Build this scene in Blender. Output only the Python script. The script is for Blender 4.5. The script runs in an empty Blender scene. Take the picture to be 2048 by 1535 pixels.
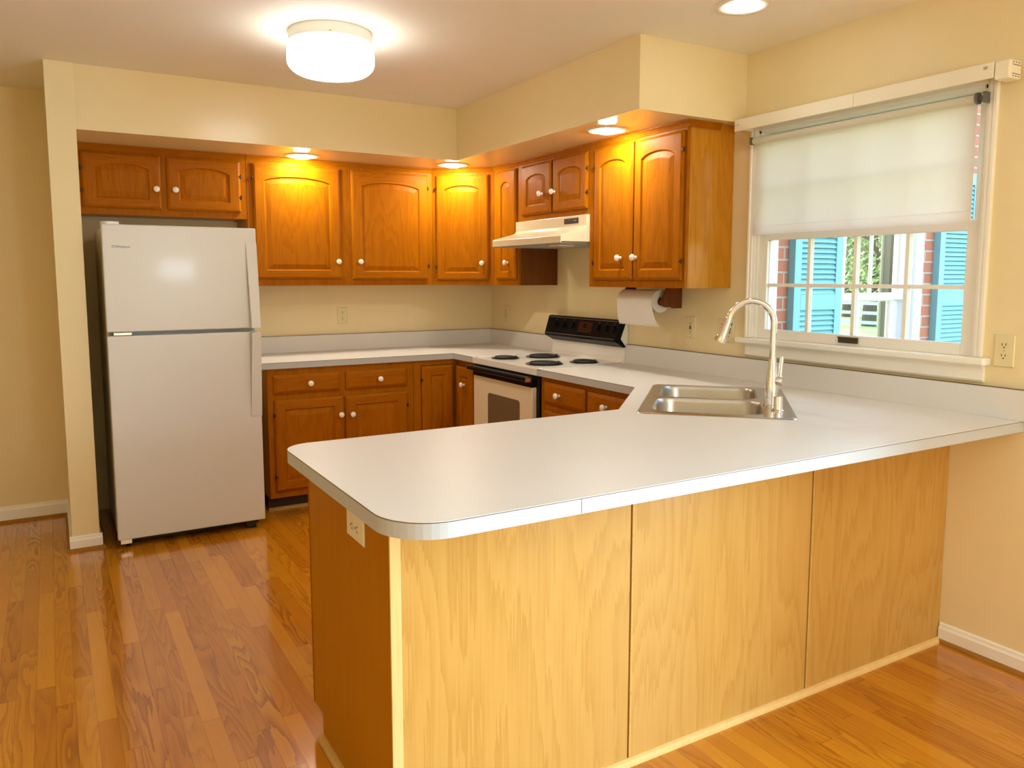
import bpy, bmesh, math, random
from mathutils import Matrix, Vector
from mathutils.geometry import tessellate_polygon

random.seed(7)
SC = bpy.context.scene
COL = SC.collection

# ------------------------------------------------------------------ camera
CAM = Vector((-2.9331, -5.2982, 1.4165))
YAW, PITCH = -0.5307, -0.1076
cam_d = bpy.data.cameras.new('camera')
cam = bpy.data.objects.new('camera', cam_d)
COL.objects.link(cam)
cam.location = CAM
cam.rotation_euler = (math.pi / 2 + PITCH, 0.0, YAW)
cam_d.sensor_fit = 'HORIZONTAL'
cam_d.sensor_width = 36.0
cam_d.lens = 1567.1 / 2048 * 36.0
cam_d.shift_x = (1024 - 1022.5) / 2048
cam_d.shift_y = -(767.5 - 722.8) / 2048
cam_d.clip_start = 0.05
cam_d.clip_end = 300
SC.camera = cam

# ------------------------------------------------------------------ world, sun, daylight, exposure
SKY_STRENGTH = 0.36
SUN_ENERGY = 1.3
DAY_POWER = 95.0
DAY_COLOR = (0.50, 0.77, 1.0)
DOME_STRENGTH = 3.2
BULB_STRENGTH = 84.0
PENDANT_STRENGTH = 13.5
EXPOSURE = 1.72

w = bpy.data.worlds.new('sky'); SC.world = w
w.use_nodes = True
wn = w.node_tree.nodes; wl = w.node_tree.links
for n in list(wn): wn.remove(n)
wo = wn.new('ShaderNodeOutputWorld'); bg = wn.new('ShaderNodeBackground'); st = wn.new('ShaderNodeTexSky')
st.sky_type = 'NISHITA'; st.sun_disc = False
st.sun_elevation = math.radians(48); st.sun_rotation = math.radians(20)
st.air_density = 1.3; st.dust_density = 1.5
wl.new(st.outputs[0], bg.inputs[0]); wl.new(bg.outputs[0], wo.inputs[0])
bg.inputs[1].default_value = SKY_STRENGTH

sun_d = bpy.data.lights.new('sun', 'SUN'); sun_d.energy = SUN_ENERGY; sun_d.angle = math.radians(0.6)
sun_d.color = (1.0, 0.95, 0.86)
sun = bpy.data.objects.new('sun', sun_d); COL.objects.link(sun)
sun.rotation_euler = Vector((0.30, 0.75, 0.9)).to_track_quat('Z', 'Y').to_euler()

day_d = bpy.data.lights.new('daylight', 'AREA'); day_d.shape = 'RECTANGLE'; day_d.size = 2.3; day_d.size_y = 2.1
day_d.energy = DAY_POWER; day_d.color = DAY_COLOR
day = bpy.data.objects.new('daylight', day_d); COL.objects.link(day)
day.location = (0.32, -6.2, 1.12); day.rotation_euler = (math.pi / 2, 0, math.pi / 2)

SC.view_settings.view_transform = 'Standard'
SC.view_settings.look = 'None'
SC.view_settings.gamma = 1.0
SC.view_settings.use_curve_mapping = False
SC.view_settings.exposure = EXPOSURE
SC.cycles.max_bounces = 10
SC.cycles.diffuse_bounces = 6
SC.cycles.glossy_bounces = 5
SC.cycles.transparent_max_bounces = 12
SC.cycles.sample_clamp_indirect = 6.0
SC.cycles.caustics_reflective = False
SC.cycles.caustics_refractive = False

# ------------------------------------------------------------------ materials
MATS = {}

def new_mat(name):
    m = bpy.data.materials.new(name); m.use_nodes = True
    nt = m.node_tree
    for n in list(nt.nodes): nt.nodes.remove(n)
    out = nt.nodes.new('ShaderNodeOutputMaterial')
    b = nt.nodes.new('ShaderNodeBsdfPrincipled')
    nt.links.new(b.outputs[0], out.inputs[0])
    MATS[name] = m
    return m, nt, b, out

def nd(nt, kind, **kw):
    n = nt.nodes.new(kind)
    for k, v in kw.items(): setattr(n, k, v)
    return n

def mth(nt, op, a, b=None, c=None):
    n = nt.nodes.new('ShaderNodeMath'); n.operation = op
    for i, x in enumerate((a, b, c)):
        if x is None: continue
        if isinstance(x, (int, float)): n.inputs[i].default_value = x
        else: nt.links.new(x, n.inputs[i])
    return n.outputs[0]

def mixc(nt, f, a, b):
    n = nt.nodes.new('ShaderNodeMix'); n.data_type = 'RGBA'
    if isinstance(f, (int, float)): n.inputs[0].default_value = f
    else: nt.links.new(f, n.inputs[0])
    for i, x in ((6, a), (7, b)):
        if isinstance(x, tuple): n.inputs[i].default_value = (*x, 1) if len(x) == 3 else x
        else: nt.links.new(x, n.inputs[i])
    return n.outputs[2]

def noise(nt, vec, scale, detail=2.0, rough=0.5, dim='3D', wv=None):
    n = nt.nodes.new('ShaderNodeTexNoise'); n.noise_dimensions = dim
    n.inputs['Scale'].default_value = scale; n.inputs['Detail'].default_value = detail
    n.inputs['Roughness'].default_value = rough
    nt.links.new(vec, n.inputs['Vector'])
    if wv is not None: nt.links.new(wv, n.inputs['W'])
    return n.outputs[0]

def ramp(nt, fac, p0, p1):
    n = nt.nodes.new('ShaderNodeMapRange'); n.clamp = True
    nt.links.new(fac, n.inputs[0]); n.inputs[1].default_value = p0; n.inputs[2].default_value = p1
    return n.outputs[0]

def scalev(nt, vec, s):
    n = nt.nodes.new('ShaderNodeVectorMath'); n.operation = 'MULTIPLY'
    nt.links.new(vec, n.inputs[0]); n.inputs[1].default_value = s
    return n.outputs[0]

def bump(nt, b, h, strength, dist):
    n = nt.nodes.new('ShaderNodeBump'); n.inputs['Strength'].default_value = strength; n.inputs['Distance'].default_value = dist
    nt.links.new(h, n.inputs['Height']); nt.links.new(n.outputs[0], b.inputs['Normal'])

def plain(name, col, rough=0.5, metal=0.0, spec=0.5, coat=0.0, mottle=0.03, bumps=None):
    m, nt, b, out = new_mat(name)
    tc = nd(nt, 'ShaderNodeTexCoord')
    f = noise(nt, tc.outputs['Object'], 7.0, 3)
    dk = tuple(c * (1 - mottle * 2) for c in col)
    c = mixc(nt, f, dk, tuple(min(1, x * (1 + mottle)) for x in col))
    nt.links.new(c, b.inputs['Base Color'])
    b.inputs['Roughness'].default_value = rough; b.inputs['Metallic'].default_value = metal
    b.inputs['Specular IOR Level'].default_value = spec; b.inputs['Coat Weight'].default_value = coat
    b.inputs['Coat Roughness'].default_value = 0.08
    if bumps:
        h = noise(nt, tc.outputs['Object'], bumps[0], 4); bump(nt, b, h, bumps[1], bumps[2])
    return m

def emis(name, col, strength):
    m, nt, b, out = new_mat(name)
    b.inputs['Base Color'].default_value = (0.8, 0.78, 0.72, 1)
    b.inputs['Emission Color'].default_value = (*col, 1); b.inputs['Emission Strength'].default_value = strength
    b.inputs['Roughness'].default_value = 0.25
    return m

def oak(name, base, dark, axis='Z', big=1.0, contour=0.35, pores=0.35, rough=0.42, coat=0.0, across=5.0, along=0.75, streak=0.18, spec=0.06):
    """varnished oak: cathedral grain as contour lines of a noise drawn out along the grain, plus short pores"""
    m, nt, b, out = new_mat(name)
    tc = nd(nt, 'ShaderNodeTexCoord'); oi = nd(nt, 'ShaderNodeObjectInfo')
    off = nd(nt, 'ShaderNodeVectorMath', operation='SCALE'); off.inputs[0].default_value = (3.1, 5.7, 9.3)
    nt.links.new(mth(nt, 'MULTIPLY', oi.outputs['Random'], 9.0), off.inputs['Scale'])
    add = nd(nt, 'ShaderNodeVectorMath', operation='ADD')
    nt.links.new(tc.outputs['Object'], add.inputs[0]); nt.links.new(off.outputs[0], add.inputs[1])
    v = add.outputs[0]
    def st_(across, along): return {'Z': (across, across, along), 'X': (along, across, across), 'Y': (across, along, across)}[axis]
    n1 = noise(nt, scalev(nt, v, st_(across / big, along / big)), 1.0, 2.5, 0.45)
    n2 = noise(nt, scalev(nt, v, st_(260.0, 5.0)), 1.0, 3, 0.6)
    n5 = noise(nt, scalev(nt, v, st_(110.0, 2.2)), 1.0, 2, 0.5)
    fr = mth(nt, 'FRACT', mth(nt, 'ADD', mth(nt, 'MULTIPLY', n1, 17.0), mth(nt, 'MULTIPLY', n5, 1.5)))
    rings = mth(nt, 'POWER', fr, 2.2)
    pr = ramp(nt, n2, 0.48, 0.72)
    n3 = noise(nt, scalev(nt, v, st_(22.0, 0.7)), 1.0, 3, 0.5)
    n4 = ramp(nt, n3, 0.3, 0.7)
    f = mth(nt, 'ADD', mth(nt, 'MULTIPLY', rings, contour), mth(nt, 'MULTIPLY', pr, pores))
    f = mth(nt, 'ADD', f, mth(nt, 'MULTIPLY', n4, streak))
    b.inputs['Specular IOR Level'].default_value = spec
    nt.links.new(mixc(nt, f, base, dark), b.inputs['Base Color'])
    b.inputs['Roughness'].default_value = rough; b.inputs['Coat Weight'].default_value = coat; b.inputs['Coat Roughness'].default_value = 0.2
    bump(nt, b, f, 0.06, 0.002)
    return m

CAB_B, CAB_D = (0.40, 0.124, 0.0015), (0.235, 0.057, 0.0006)
PEN_B, PEN_D = (0.56, 0.315, 0.078), (0.41, 0.205, 0.034)
oak('oak_vertical', CAB_B, CAB_D, 'Z')
oak('oak_horizontal', CAB_B, CAB_D, 'X')
oak('oak_panel', CAB_B, CAB_D, 'Z', big=1.3, contour=0.42, along=1.1, pores=0.25)
oak('oak_side', (0.56, 0.235, 0.014), (0.38, 0.13, 0.006), 'Z', big=1.5, contour=0.45, pores=0.25, rough=0.3, coat=0.3, along=1.1)
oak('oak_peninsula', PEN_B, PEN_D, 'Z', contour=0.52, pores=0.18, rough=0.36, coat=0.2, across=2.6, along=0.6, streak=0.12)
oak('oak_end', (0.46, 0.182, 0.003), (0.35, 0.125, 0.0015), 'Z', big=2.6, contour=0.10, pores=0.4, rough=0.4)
oak('oak_strip', (0.78, 0.52, 0.21), (0.58, 0.33, 0.10), 'Z', contour=0.15, pores=0.3)
oak('oak_mold', (0.62, 0.38, 0.12), (0.42, 0.22, 0.05), 'X', contour=0.2, pores=0.4)
oak('oak_shoe', (0.36, 0.165, 0.03), (0.20, 0.08, 0.012), 'Y', contour=0.2, pores=0.4)
oak('walnut', (0.17, 0.055, 0.018), (0.07, 0.02, 0.006), 'Z', contour=0.25, pores=0.3)
oak('dark_oak', (0.20, 0.066, 0.014), (0.10, 0.03, 0.006), 'Z', contour=0.2, pores=0.4)

def floor_mat():
    m, nt, b, out = new_mat('oak_strip_floor')
    tc = nd(nt, 'ShaderNodeTexCoord'); sep = nd(nt, 'ShaderNodeSeparateXYZ')
    nt.links.new(tc.outputs['Object'], sep.inputs[0])
    W_, L_ = 0.0575, 0.95
    px = mth(nt, 'DIVIDE', sep.outputs[0], W_)
    row = mth(nt, 'FLOOR', px)
    fx = mth(nt, 'FRACT', px)
    wn_ = nd(nt, 'ShaderNodeTexWhiteNoise', noise_dimensions='1D'); nt.links.new(row, wn_.inputs['W'])
    py = mth(nt, 'ADD', mth(nt, 'DIVIDE', sep.outputs[1], L_), mth(nt, 'MULTIPLY', wn_.outputs[0], 7.3))
    brd = mth(nt, 'FLOOR', py); fy = mth(nt, 'FRACT', py)
    idv = mth(nt, 'ADD', mth(nt, 'MULTIPLY', row, 13.37), mth(nt, 'MULTIPLY', brd, 3.71))
    wb = nd(nt, 'ShaderNodeTexWhiteNoise', noise_dimensions='1D'); nt.links.new(idv, wb.inputs['W'])
    rnd = wb.outputs[0]
    cmb = nd(nt, 'ShaderNodeCombineXYZ')
    nt.links.new(mth(nt, 'MULTIPLY', sep.outputs[0], 8.5), cmb.inputs[0])
    nt.links.new(mth(nt, 'MULTIPLY', sep.outputs[1], 1.05), cmb.inputs[1])
    nt.links.new(mth(nt, 'MULTIPLY', idv, 0.731), cmb.inputs[2])
    n1 = noise(nt, cmb.outputs[0], 1.0, 2.0, 0.45)
    n5 = noise(nt, scalev(nt, tc.outputs['Object'], (150, 4, 1)), 1.0, 2, 0.5)
    rings = mth(nt, 'POWER', mth(nt, 'FRACT', mth(nt, 'ADD', mth(nt, 'MULTIPLY', n1, 14.0), mth(nt, 'MULTIPLY', n5, 0.6))), 2.0)
    n2 = noise(nt, scalev(nt, tc.outputs['Object'], (300, 7, 1)), 1.0, 3, 0.6)
    pr = ramp(nt, n2, 0.48, 0.75)
    strength = mth(nt, 'MULTIPLY', ramp(nt, mth(nt, 'FRACT', mth(nt, 'MULTIPLY', rnd, 17.0)), 0.2, 1.0), 0.80)
    f = mth(nt, 'ADD', mth(nt, 'MULTIPLY', rings, strength), mth(nt, 'MULTIPLY', pr, 0.25))
    lt = mixc(nt, rnd, (0.48, 0.158, 0.003), (0.62, 0.25, 0.010))
    dk = (0.26, 0.066, 0.001)
    c = mixc(nt, f, lt, dk)
    # joints between the strips and at board ends
    ex = mth(nt, 'MINIMUM', fx, mth(nt, 'SUBTRACT', 1.0, fx))
    ey = mth(nt, 'MINIMUM', fy, mth(nt, 'SUBTRACT', 1.0, fy))
    gx = mth(nt, 'LESS_THAN', ex, 0.012); gy = mth(nt, 'LESS_THAN', ey, 0.0012)
    gap = mth(nt, 'MAXIMUM', gx, gy)
    c = mixc(nt, mth(nt, 'MULTIPLY', gap, 0.55), c, (0.10, 0.035, 0.008))
    nt.links.new(c, b.inputs['Base Color'])
    rg = mth(nt, 'ADD', 0.16, mth(nt, 'MULTIPLY', noise(nt, tc.outputs['Object'], 5.0, 2), 0.10))
    nt.links.new(rg, b.inputs['Roughness'])
    b.inputs['Coat Weight'].default_value = 0.7; b.inputs['Coat Roughness'].default_value = 0.10
    bump(nt, b, mth(nt, 'SUBTRACT', 1.0, gap), 0.25, 0.001)
floor_mat()

plain('wall_paint', (0.80, 0.66, 0.38), 0.42, spec=0.4, mottle=0.012, bumps=(350, 0.04, 0.001))
plain('soffit_paint', (0.80, 0.66, 0.38), 0.25, spec=0.5, mottle=0.012)
plain('ceiling_paint', (0.88, 0.84, 0.75), 0.7, mottle=0.012, bumps=(300, 0.04, 0.001))
plain('trim_paint', (0.86, 0.82, 0.74), 0.28, mottle=0.01)
plain('laminate', (0.69, 0.66, 0.63), 0.38, spec=0.25, mottle=0.012)
plain('laminate_edge', (0.49, 0.50, 0.51), 0.45, spec=0.25, mottle=0.01)
plain('laminate_seam', (0.10, 0.055, 0.03), 0.5)
plain('white_enamel', (0.86, 0.82, 0.78), 0.16, mottle=0.006, coat=0.3)
plain('fridge_white', (0.68, 0.66, 0.63), 0.30, mottle=0.006, coat=0.12, bumps=(260, 0.03, 0.001))
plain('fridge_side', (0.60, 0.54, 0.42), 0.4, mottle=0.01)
plain('gasket', (0.40, 0.42, 0.42), 0.5)
plain('hinge_plate', (0.85, 0.82, 0.75), 0.25, metal=0.6)
plain('almond', (0.70, 0.60, 0.43), 0.25, mottle=0.006)
plain('oven_white', (0.80, 0.70, 0.52), 0.2, mottle=0.006, coat=0.3)
plain('oven_glass', (0.16, 0.115, 0.07), 0.08)
plain('black_gloss', (0.006, 0.006, 0.007), 0.3, spec=0.08)
plain('black_matte', (0.012, 0.011, 0.010), 0.45)
plain('coil', (0.022, 0.020, 0.019), 0.5)
plain('drip_pan', (0.03, 0.026, 0.024), 0.2, metal=0.4)
plain('panel_mark', (0.55, 0.5, 0.45), 0.4)
plain('panel_amber', (0.05, 0.018, 0.005), 0.3, spec=0.08)
plain('porcelain', (0.88, 0.84, 0.78), 0.12, coat=0.5, mottle=0.005)
plain('hinge_bronze', (0.05, 0.028, 0.015), 0.35, metal=0.7)
plain('kick_dark', (0.045, 0.022, 0.010), 0.6)
plain('paper', (0.74, 0.70, 0.65), 0.9, mottle=0.02, bumps=(180, 0.15, 0.001))
plain('cardboard', (0.05, 0.04, 0.03), 0.8)
plain('chrome', (0.86, 0.86, 0.87), 0.05, metal=1.0, mottle=0.0)
plain('steel', (0.56, 0.52, 0.46), 0.22, metal=1.0, mottle=0.03)
plain('steel_bowl', (0.52, 0.48, 0.42), 0.30, metal=1.0, mottle=0.04)
plain('rubber', (0.012, 0.012, 0.013), 0.5)
plain('ivory_plate', (0.74, 0.63, 0.36), 0.3, mottle=0.008)
plain('cream_plate', (0.84, 0.78, 0.62), 0.3, mottle=0.008)
plain('slot', (0.05, 0.035, 0.02), 0.6)
plain('screw', (0.55, 0.50, 0.38), 0.35, metal=0.8)
plain('valance_ivory', (0.84, 0.78, 0.62), 0.3, mottle=0.008)
plain('bracket_grey', (0.16, 0.15, 0.13), 0.4, metal=0.4)
plain('lift_bronze', (0.09, 0.07, 0.045), 0.35, metal=0.6)
plain('brass', (0.55, 0.36, 0.10), 0.3, metal=0.9)
plain('lamp_base', (0.80, 0.78, 0.72), 0.35, mottle=0.006)
plain('trim_ring', (0.84, 0.79, 0.68), 0.3, mottle=0.006)
plain('vinyl_white', (0.80, 0.83, 0.88), 0.35, mottle=0.008)
plain('teal_paint', (0.22, 0.52, 0.60), 0.4, mottle=0.03)
plain('curtain', (0.16, 0.19, 0.14), 0.8)
plain('bark', (0.10, 0.07, 0.045), 0.9, mottle=0.2)
plain('asphalt', (0.36, 0.36, 0.37), 0.9, mottle=0.1)
plain('fence_wood', (0.42, 0.41, 0.39), 0.8, mottle=0.1)
emis('dome_glass', (1.0, 1.02, 0.98), DOME_STRENGTH)
emis('bulb_glow', (1.0, 0.97, 0.80), BULB_STRENGTH)
emis('daylight_bulb_glow', (0.95, 1.0, 1.0), BULB_STRENGTH * 0.14)
emis('shade_glow', (0.90, 1.03, 1.14), PENDANT_STRENGTH)

def glass_mat(name, refl=0.10, tint=(1, 1, 1)):
    m, nt, b, out = new_mat(name)
    nt.nodes.remove(b)
    t = nd(nt, 'ShaderNodeBsdfTransparent'); t.inputs[0].default_value = (*tint, 1)
    g = nd(nt, 'ShaderNodeBsdfGlossy'); g.inputs['Roughness'].default_value = 0.02
    lw = nd(nt, 'ShaderNodeLayerWeight'); lw.inputs[0].default_value = refl
    mx = nd(nt, 'ShaderNodeMixShader')
    nt.links.new(lw.outputs['Fresnel'], mx.inputs[0]); nt.links.new(t.outputs[0], mx.inputs[1]); nt.links.new(g.outputs[0], mx.inputs[2])
    nt.links.new(mx.outputs[0], out.inputs[0])
glass_mat('window_glass', 0.10)

def blind_mat():
    m, nt, b, out = new_mat('blind_fabric')
    tc = nd(nt, 'ShaderNodeTexCoord')
    wv = noise(nt, scalev(nt, tc.outputs['Object'], (40, 40, 400)), 1.0, 2)
    c = mixc(nt, wv, (0.80, 0.77, 0.70), (0.86, 0.83, 0.77))
    nt.links.new(c, b.inputs['Base Color']); b.inputs['Roughness'].default_value = 0.8
    tr = nd(nt, 'ShaderNodeBsdfTranslucent'); tr.inputs[0].default_value = (0.94, 0.88, 0.80, 1)
    mx = nd(nt, 'ShaderNodeMixShader'); mx.inputs[0].default_value = 0.60
    nt.links.new(b.outputs[0], mx.inputs[1]); nt.links.new(tr.outputs[0], mx.inputs[2]); nt.links.new(mx.outputs[0], out.inputs[0])
blind_mat()

def brick_mat():
    m, nt, b, out = new_mat('brick')
    tc = nd(nt, 'ShaderNodeTexCoord'); sep = nd(nt, 'ShaderNodeSeparateXYZ'); cmb = nd(nt, 'ShaderNodeCombineXYZ')
    nt.links.new(tc.outputs['Object'], sep.inputs[0])
    nt.links.new(mth(nt, 'ADD', sep.outputs[0], sep.outputs[1]), cmb.inputs[0])
    nt.links.new(sep.outputs[2], cmb.inputs[1])
    br = nd(nt, 'ShaderNodeTexBrick')
    br.inputs['Scale'].default_value = 1.0; br.inputs['Brick Width'].default_value = 0.205; br.inputs['Row Height'].default_value = 0.0655
    br.inputs['Mortar Size'].default_value = 0.006; br.inputs['Mortar Smooth'].default_value = 0.2
    br.inputs['Color1'].default_value = (0.56, 0.19, 0.11, 1); br.inputs['Color2'].default_value = (0.44, 0.14, 0.085, 1)
    br.inputs['Mortar'].default_value = (0.52, 0.48, 0.42, 1)
    nt.links.new(cmb.outputs[0], br.inputs['Vector'])
    f = noise(nt, tc.outputs['Object'], 45.0, 4)
    nt.links.new(mixc(nt, mth(nt, 'MULTIPLY', f, 0.5), br.outputs[0], (0.50, 0.20, 0.13)), b.inputs['Base Color'])
    b.inputs['Roughness'].default_value = 0.9
    bump(nt, b, mth(nt, 'SUBTRACT', 1.0, br.outputs['Fac']), 0.6, 0.006)
brick_mat()

def lawn_mat():
    m, nt, b, out = new_mat('lawn_grass')
    tc = nd(nt, 'ShaderNodeTexCoord')
    f = noise(nt, tc.outputs['Object'], 0.9, 6, 0.65); g = noise(nt, tc.outputs['Object'], 30, 4)
    c = mixc(nt, f, (0.11, 0.24, 0.05), (0.30, 0.42, 0.13))
    nt.links.new(mixc(nt, mth(nt, 'MULTIPLY', g, 0.4), c, (0.08, 0.17, 0.03)), b.inputs['Base Color']); b.inputs['Roughness'].default_value = 0.95
lawn_mat()

def leaf_mat():
    m, nt, b, out = new_mat('leaves')
    tc = nd(nt, 'ShaderNodeTexCoord')
    f = noise(nt, tc.outputs['Object'], 1.6, 5, 0.6)
    c = mixc(nt, ramp(nt, f, 0.35, 0.65), (0.10, 0.22, 0.05), (0.42, 0.48, 0.16))
    nt.links.new(c, b.inputs['Base Color']); b.inputs['Roughness'].default_value = 0.7
leaf_mat()

# ------------------------------------------------------------------ building helpers
WM = {}      # world matrix of every object made here

class MB:
    """collects shapes (in the frame m) and links them as ONE mesh object"""
    def __init__(s, m=None):
        s.v = []; s.f = []; s.mi = []; s.m = m; s.cur = 0
    def add(s, verts, faces):
        o = len(s.v); s.v += [Vector(v) for v in verts]
        for f in faces: s.f.append([i + o for i in f]); s.mi.append(s.cur)
    def box(s, x0, x1, y0, y1, z0, z1):
        x0, x1 = sorted((x0, x1)); y0, y1 = sorted((y0, y1)); z0, z1 = sorted((z0, z1))
        s.add([(x0, y0, z0), (x1, y0, z0), (x1, y1, z0), (x0, y1, z0), (x0, y0, z1), (x1, y0, z1), (x1, y1, z1), (x0, y1, z1)],
              [(0, 3, 2, 1), (4, 5, 6, 7), (0, 1, 5, 4), (1, 2, 6, 5), (2, 3, 7, 6), (3, 0, 4, 7)])
        return s
    def prism(s, poly, lo, hi, axis='z', holes=()):
        """extrude a 2-D outline (with holes) along an axis; outline coordinates are the two other axes in order"""
        def P(a, b, c): return {'z': (a, b, c), 'y': (a, c, b), 'x': (c, a, b)}[axis]
        loops = [list(poly)] + [list(h) for h in holes]
        flat = [p for l in loops for p in l]; n = len(flat)
        tris = tessellate_polygon([[Vector((p[0], p[1], 0)) for p in l] for l in loops])
        vs = [P(p[0], p[1], lo) for p in flat] + [P(p[0], p[1], hi) for p in flat]
        fs = [tuple(t) for t in tris] + [tuple(i + n for i in reversed(t)) for t in tris]
        k = 0
        for l in loops:
            c = len(l)
            for i in range(c):
                a, b = k + i, k + (i + 1) % c
                fs.append((a, b, b + n, a + n))
            k += c
        s.add(vs, fs); return s
    def lathe(s, prof, c=(0, 0, 0), ax=(0, 0, 1), seg=24, cap=True):
        """profile of (radius, height) turned about the axis ax through c"""
        ax = Vector(ax).normalized(); q = ax.to_track_quat('Z', 'Y').to_matrix(); c = Vector(c)
        vs = []; fs = []
        for r, h in prof:
            for i in range(seg):
                a = 2 * math.pi * i / seg
                vs.append(c + q @ Vector((r * math.cos(a), r * math.sin(a), h)))
        for j in range(len(prof) - 1):
            for i in range(seg):
                a = j * seg + i; b = j * seg + (i + 1) % seg
                fs.append((a, b, b + seg, a + seg))
        if cap:
            fs.append(tuple(reversed(range(seg)))); fs.append(tuple(range((len(prof) - 1) * seg, len(prof) * seg)))
        s.add(vs, fs); return s
    def tube(s, pts, rad, seg=14, cap=True):
        pts = [Vector(p) for p in pts]; n = len(pts)
        rad = rad if isinstance(rad, (list, tuple)) else [rad] * n
        t0 = (pts[1] - pts[0]).normalized()
        up = Vector((0, 0, 1)) if abs(t0.z) < 0.9 else Vector((1, 0, 0))
        nrm = (up - t0 * up.dot(t0)).normalized()
        vs = []; fs = []
        for i in range(n):
            t = (pts[min(i + 1, n - 1)] - pts[max(i - 1, 0)]).normalized()
            nrm = (nrm - t * nrm.dot(t)).normalized(); bn = t.cross(nrm)
            for k in range(seg):
                a = 2 * math.pi * k / seg
                vs.append(pts[i] + (nrm * math.cos(a) + bn * math.sin(a)) * rad[i])
        for j in range(n - 1):
            for k in range(seg):
                a = j * seg + k; b = j * seg + (k + 1) % seg
                fs.append((a, b, b + seg, a + seg))
        if cap:
            fs.append(tuple(reversed(range(seg)))); fs.append(tuple(range((n - 1) * seg, n * seg)))
        s.add(vs, fs); return s
    def loops(s, loops, cap_first=True, cap_last=True, mats=None):
        n = len(loops[0]); vs = [p for l in loops for p in l]; o = len(s.v)
        s.v += [Vector(v) for v in vs]
        for j in range(len(loops) - 1):
            for i in range(n):
                a = j * n + i; b = j * n + (i + 1) % n
                s.f.append([a + o, b + o, b + n + o, a + n + o]); s.mi.append(mats(j, i) if mats else s.cur)
        if cap_first: s.f.append([i + o for i in reversed(range(n))]); s.mi.append(0)
        if cap_last: s.f.append([(len(loops) - 1) * n + i + o for i in range(n)]); s.mi.append(mats(len(loops) - 1, 0) if mats else s.cur)
        return s
    def build(s, name, mat, parent=None, smooth=False, bevel=0.0, label=None):
        m = s.m if s.m is not None else (WM[parent.name] if parent else Matrix())
        inv = WM[parent.name].inverted() if parent else Matrix()
        me = bpy.data.meshes.new(name)
        T = inv @ m
        me.from_pydata([T @ v for v in s.v], [], s.f)
        for x in (mat if isinstance(mat, (list, tuple)) else [mat]): me.materials.append(MATS[x])
        me.polygons.foreach_set('material_index', s.mi)
        bm = bmesh.new(); bm.from_mesh(me)
        bmesh.ops.recalc_face_normals(bm, faces=bm.faces)
        bm.to_mesh(me); bm.free()
        o = bpy.data.objects.new(name, me); COL.objects.link(o)
        if parent: o.parent = parent; WM[o.name] = WM[parent.name].copy()
        else: WM[o.name] = Matrix()
        if smooth:
            me.polygons.foreach_set('use_smooth', [True] * len(me.polygons))
            me.set_sharp_from_angle(angle=math.radians(38))
        if bevel:
            b = o.modifiers.new('soft_edge', 'BEVEL'); b.width = bevel; b.segments = 2; b.limit_method = 'ANGLE'; b.angle_limit = math.radians(40)
        if label: o['label'] = label
        return o

def tag(o, label, cat, group=None):
    o['label'] = label; o['category'] = cat
    if group: o['group'] = group
    return o

def thing(name, label, cat, loc=(0, 0, 0), rotz=0.0, group=None):
    o = bpy.data.objects.new(name, None); COL.objects.link(o)
    o.empty_display_size = 0.05
    o.location = loc; o.rotation_euler = (0, 0, rotz)
    WM[o.name] = Matrix.Translation(loc) @ Matrix.Rotation(rotz, 4, 'Z')
    return tag(o, label, cat, group)

def struct(name, mb, mat, **kw):
    o = mb.build(name, mat, **kw); o['kind'] = 'structure'; return o

def sroot(name, loc=(0, 0, 0)):
    o = bpy.data.objects.new(name, None); COL.objects.link(o); o.location = loc
    WM[o.name] = Matrix.Translation(loc); o['kind'] = 'structure'; return o

def frame(origin, ang):
    return Matrix.Translation(origin) @ Matrix.Rotation(ang, 4, 'Z')

WORLD = Matrix()
BACK = Matrix()                                      # u = x, front towards -y
RIGHT = Matrix.Rotation(-math.pi / 2, 4, 'Z')        # u = -y, front towards -x

# ------------------------------------------------------------------ room shell
H, ZS = 2.468, 2.15
XL, YR = -5.4, -8.0
struct('floor', MB(WORLD).box(XL, 0.0, YR, 0.03, -0.06, 0.0), 'oak_strip_floor')
struct('ceiling', MB(WORLD).box(XL - 0.1, 0.2, YR - 0.2, 0.15, H, H + 0.1), 'ceiling_paint')
struct('wall_back', MB(WORLD).box(XL - 0.1, 0.2, 0.0, 0.13, -0.06, H), 'wall_paint')
WY0, WY1, WZ0, WZ1 = -3.675, -2.618, 1.115, 2.10       # kitchen window opening
DY0, DY1 = -7.4, -5.0                                   # glazed door further along the right wall, behind the camera
wr = MB(WORLD)
wr.box(0, 0.13, WY1, 0.0, -0.06, H).box(0, 0.13, DY1, WY0, -0.06, H).box(0, 0.13, YR, DY0, -0.06, H).box(0, 0.13, DY0, DY1, 2.15, H).box(0, 0.13, WY0, WY1, -0.06, WZ0).box(0, 0.13, WY0, WY1, WZ1, H)
struct('wall_right', wr, 'wall_paint')
struct('wall_left', MB(WORLD).box(XL - 0.13, XL, YR, 0.0, -0.06, H), 'wall_paint')
struct('wall_rear', MB(WORLD).box(XL, 0.0, YR - 0.15, YR, -0.06, H), 'wall_paint')
# stub wall beside the refrigerator
struct('wall_partition', MB(WORLD).box(-2.901, -2.775, -0.745, 0.0, 0, H), 'wall_paint')
# soffits
struct('soffit_back', MB(WORLD).prism([(-2.775, 0), (-2.775, -0.737), (-0.657, -0.737), (-0.657, 0)], ZS, H, 'z'), 'soffit_paint')
struct('soffit_right', MB(WORLD).box(-0.657, 0.0, -2.53, -0.0005, ZS, H), 'soffit_paint')

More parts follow.
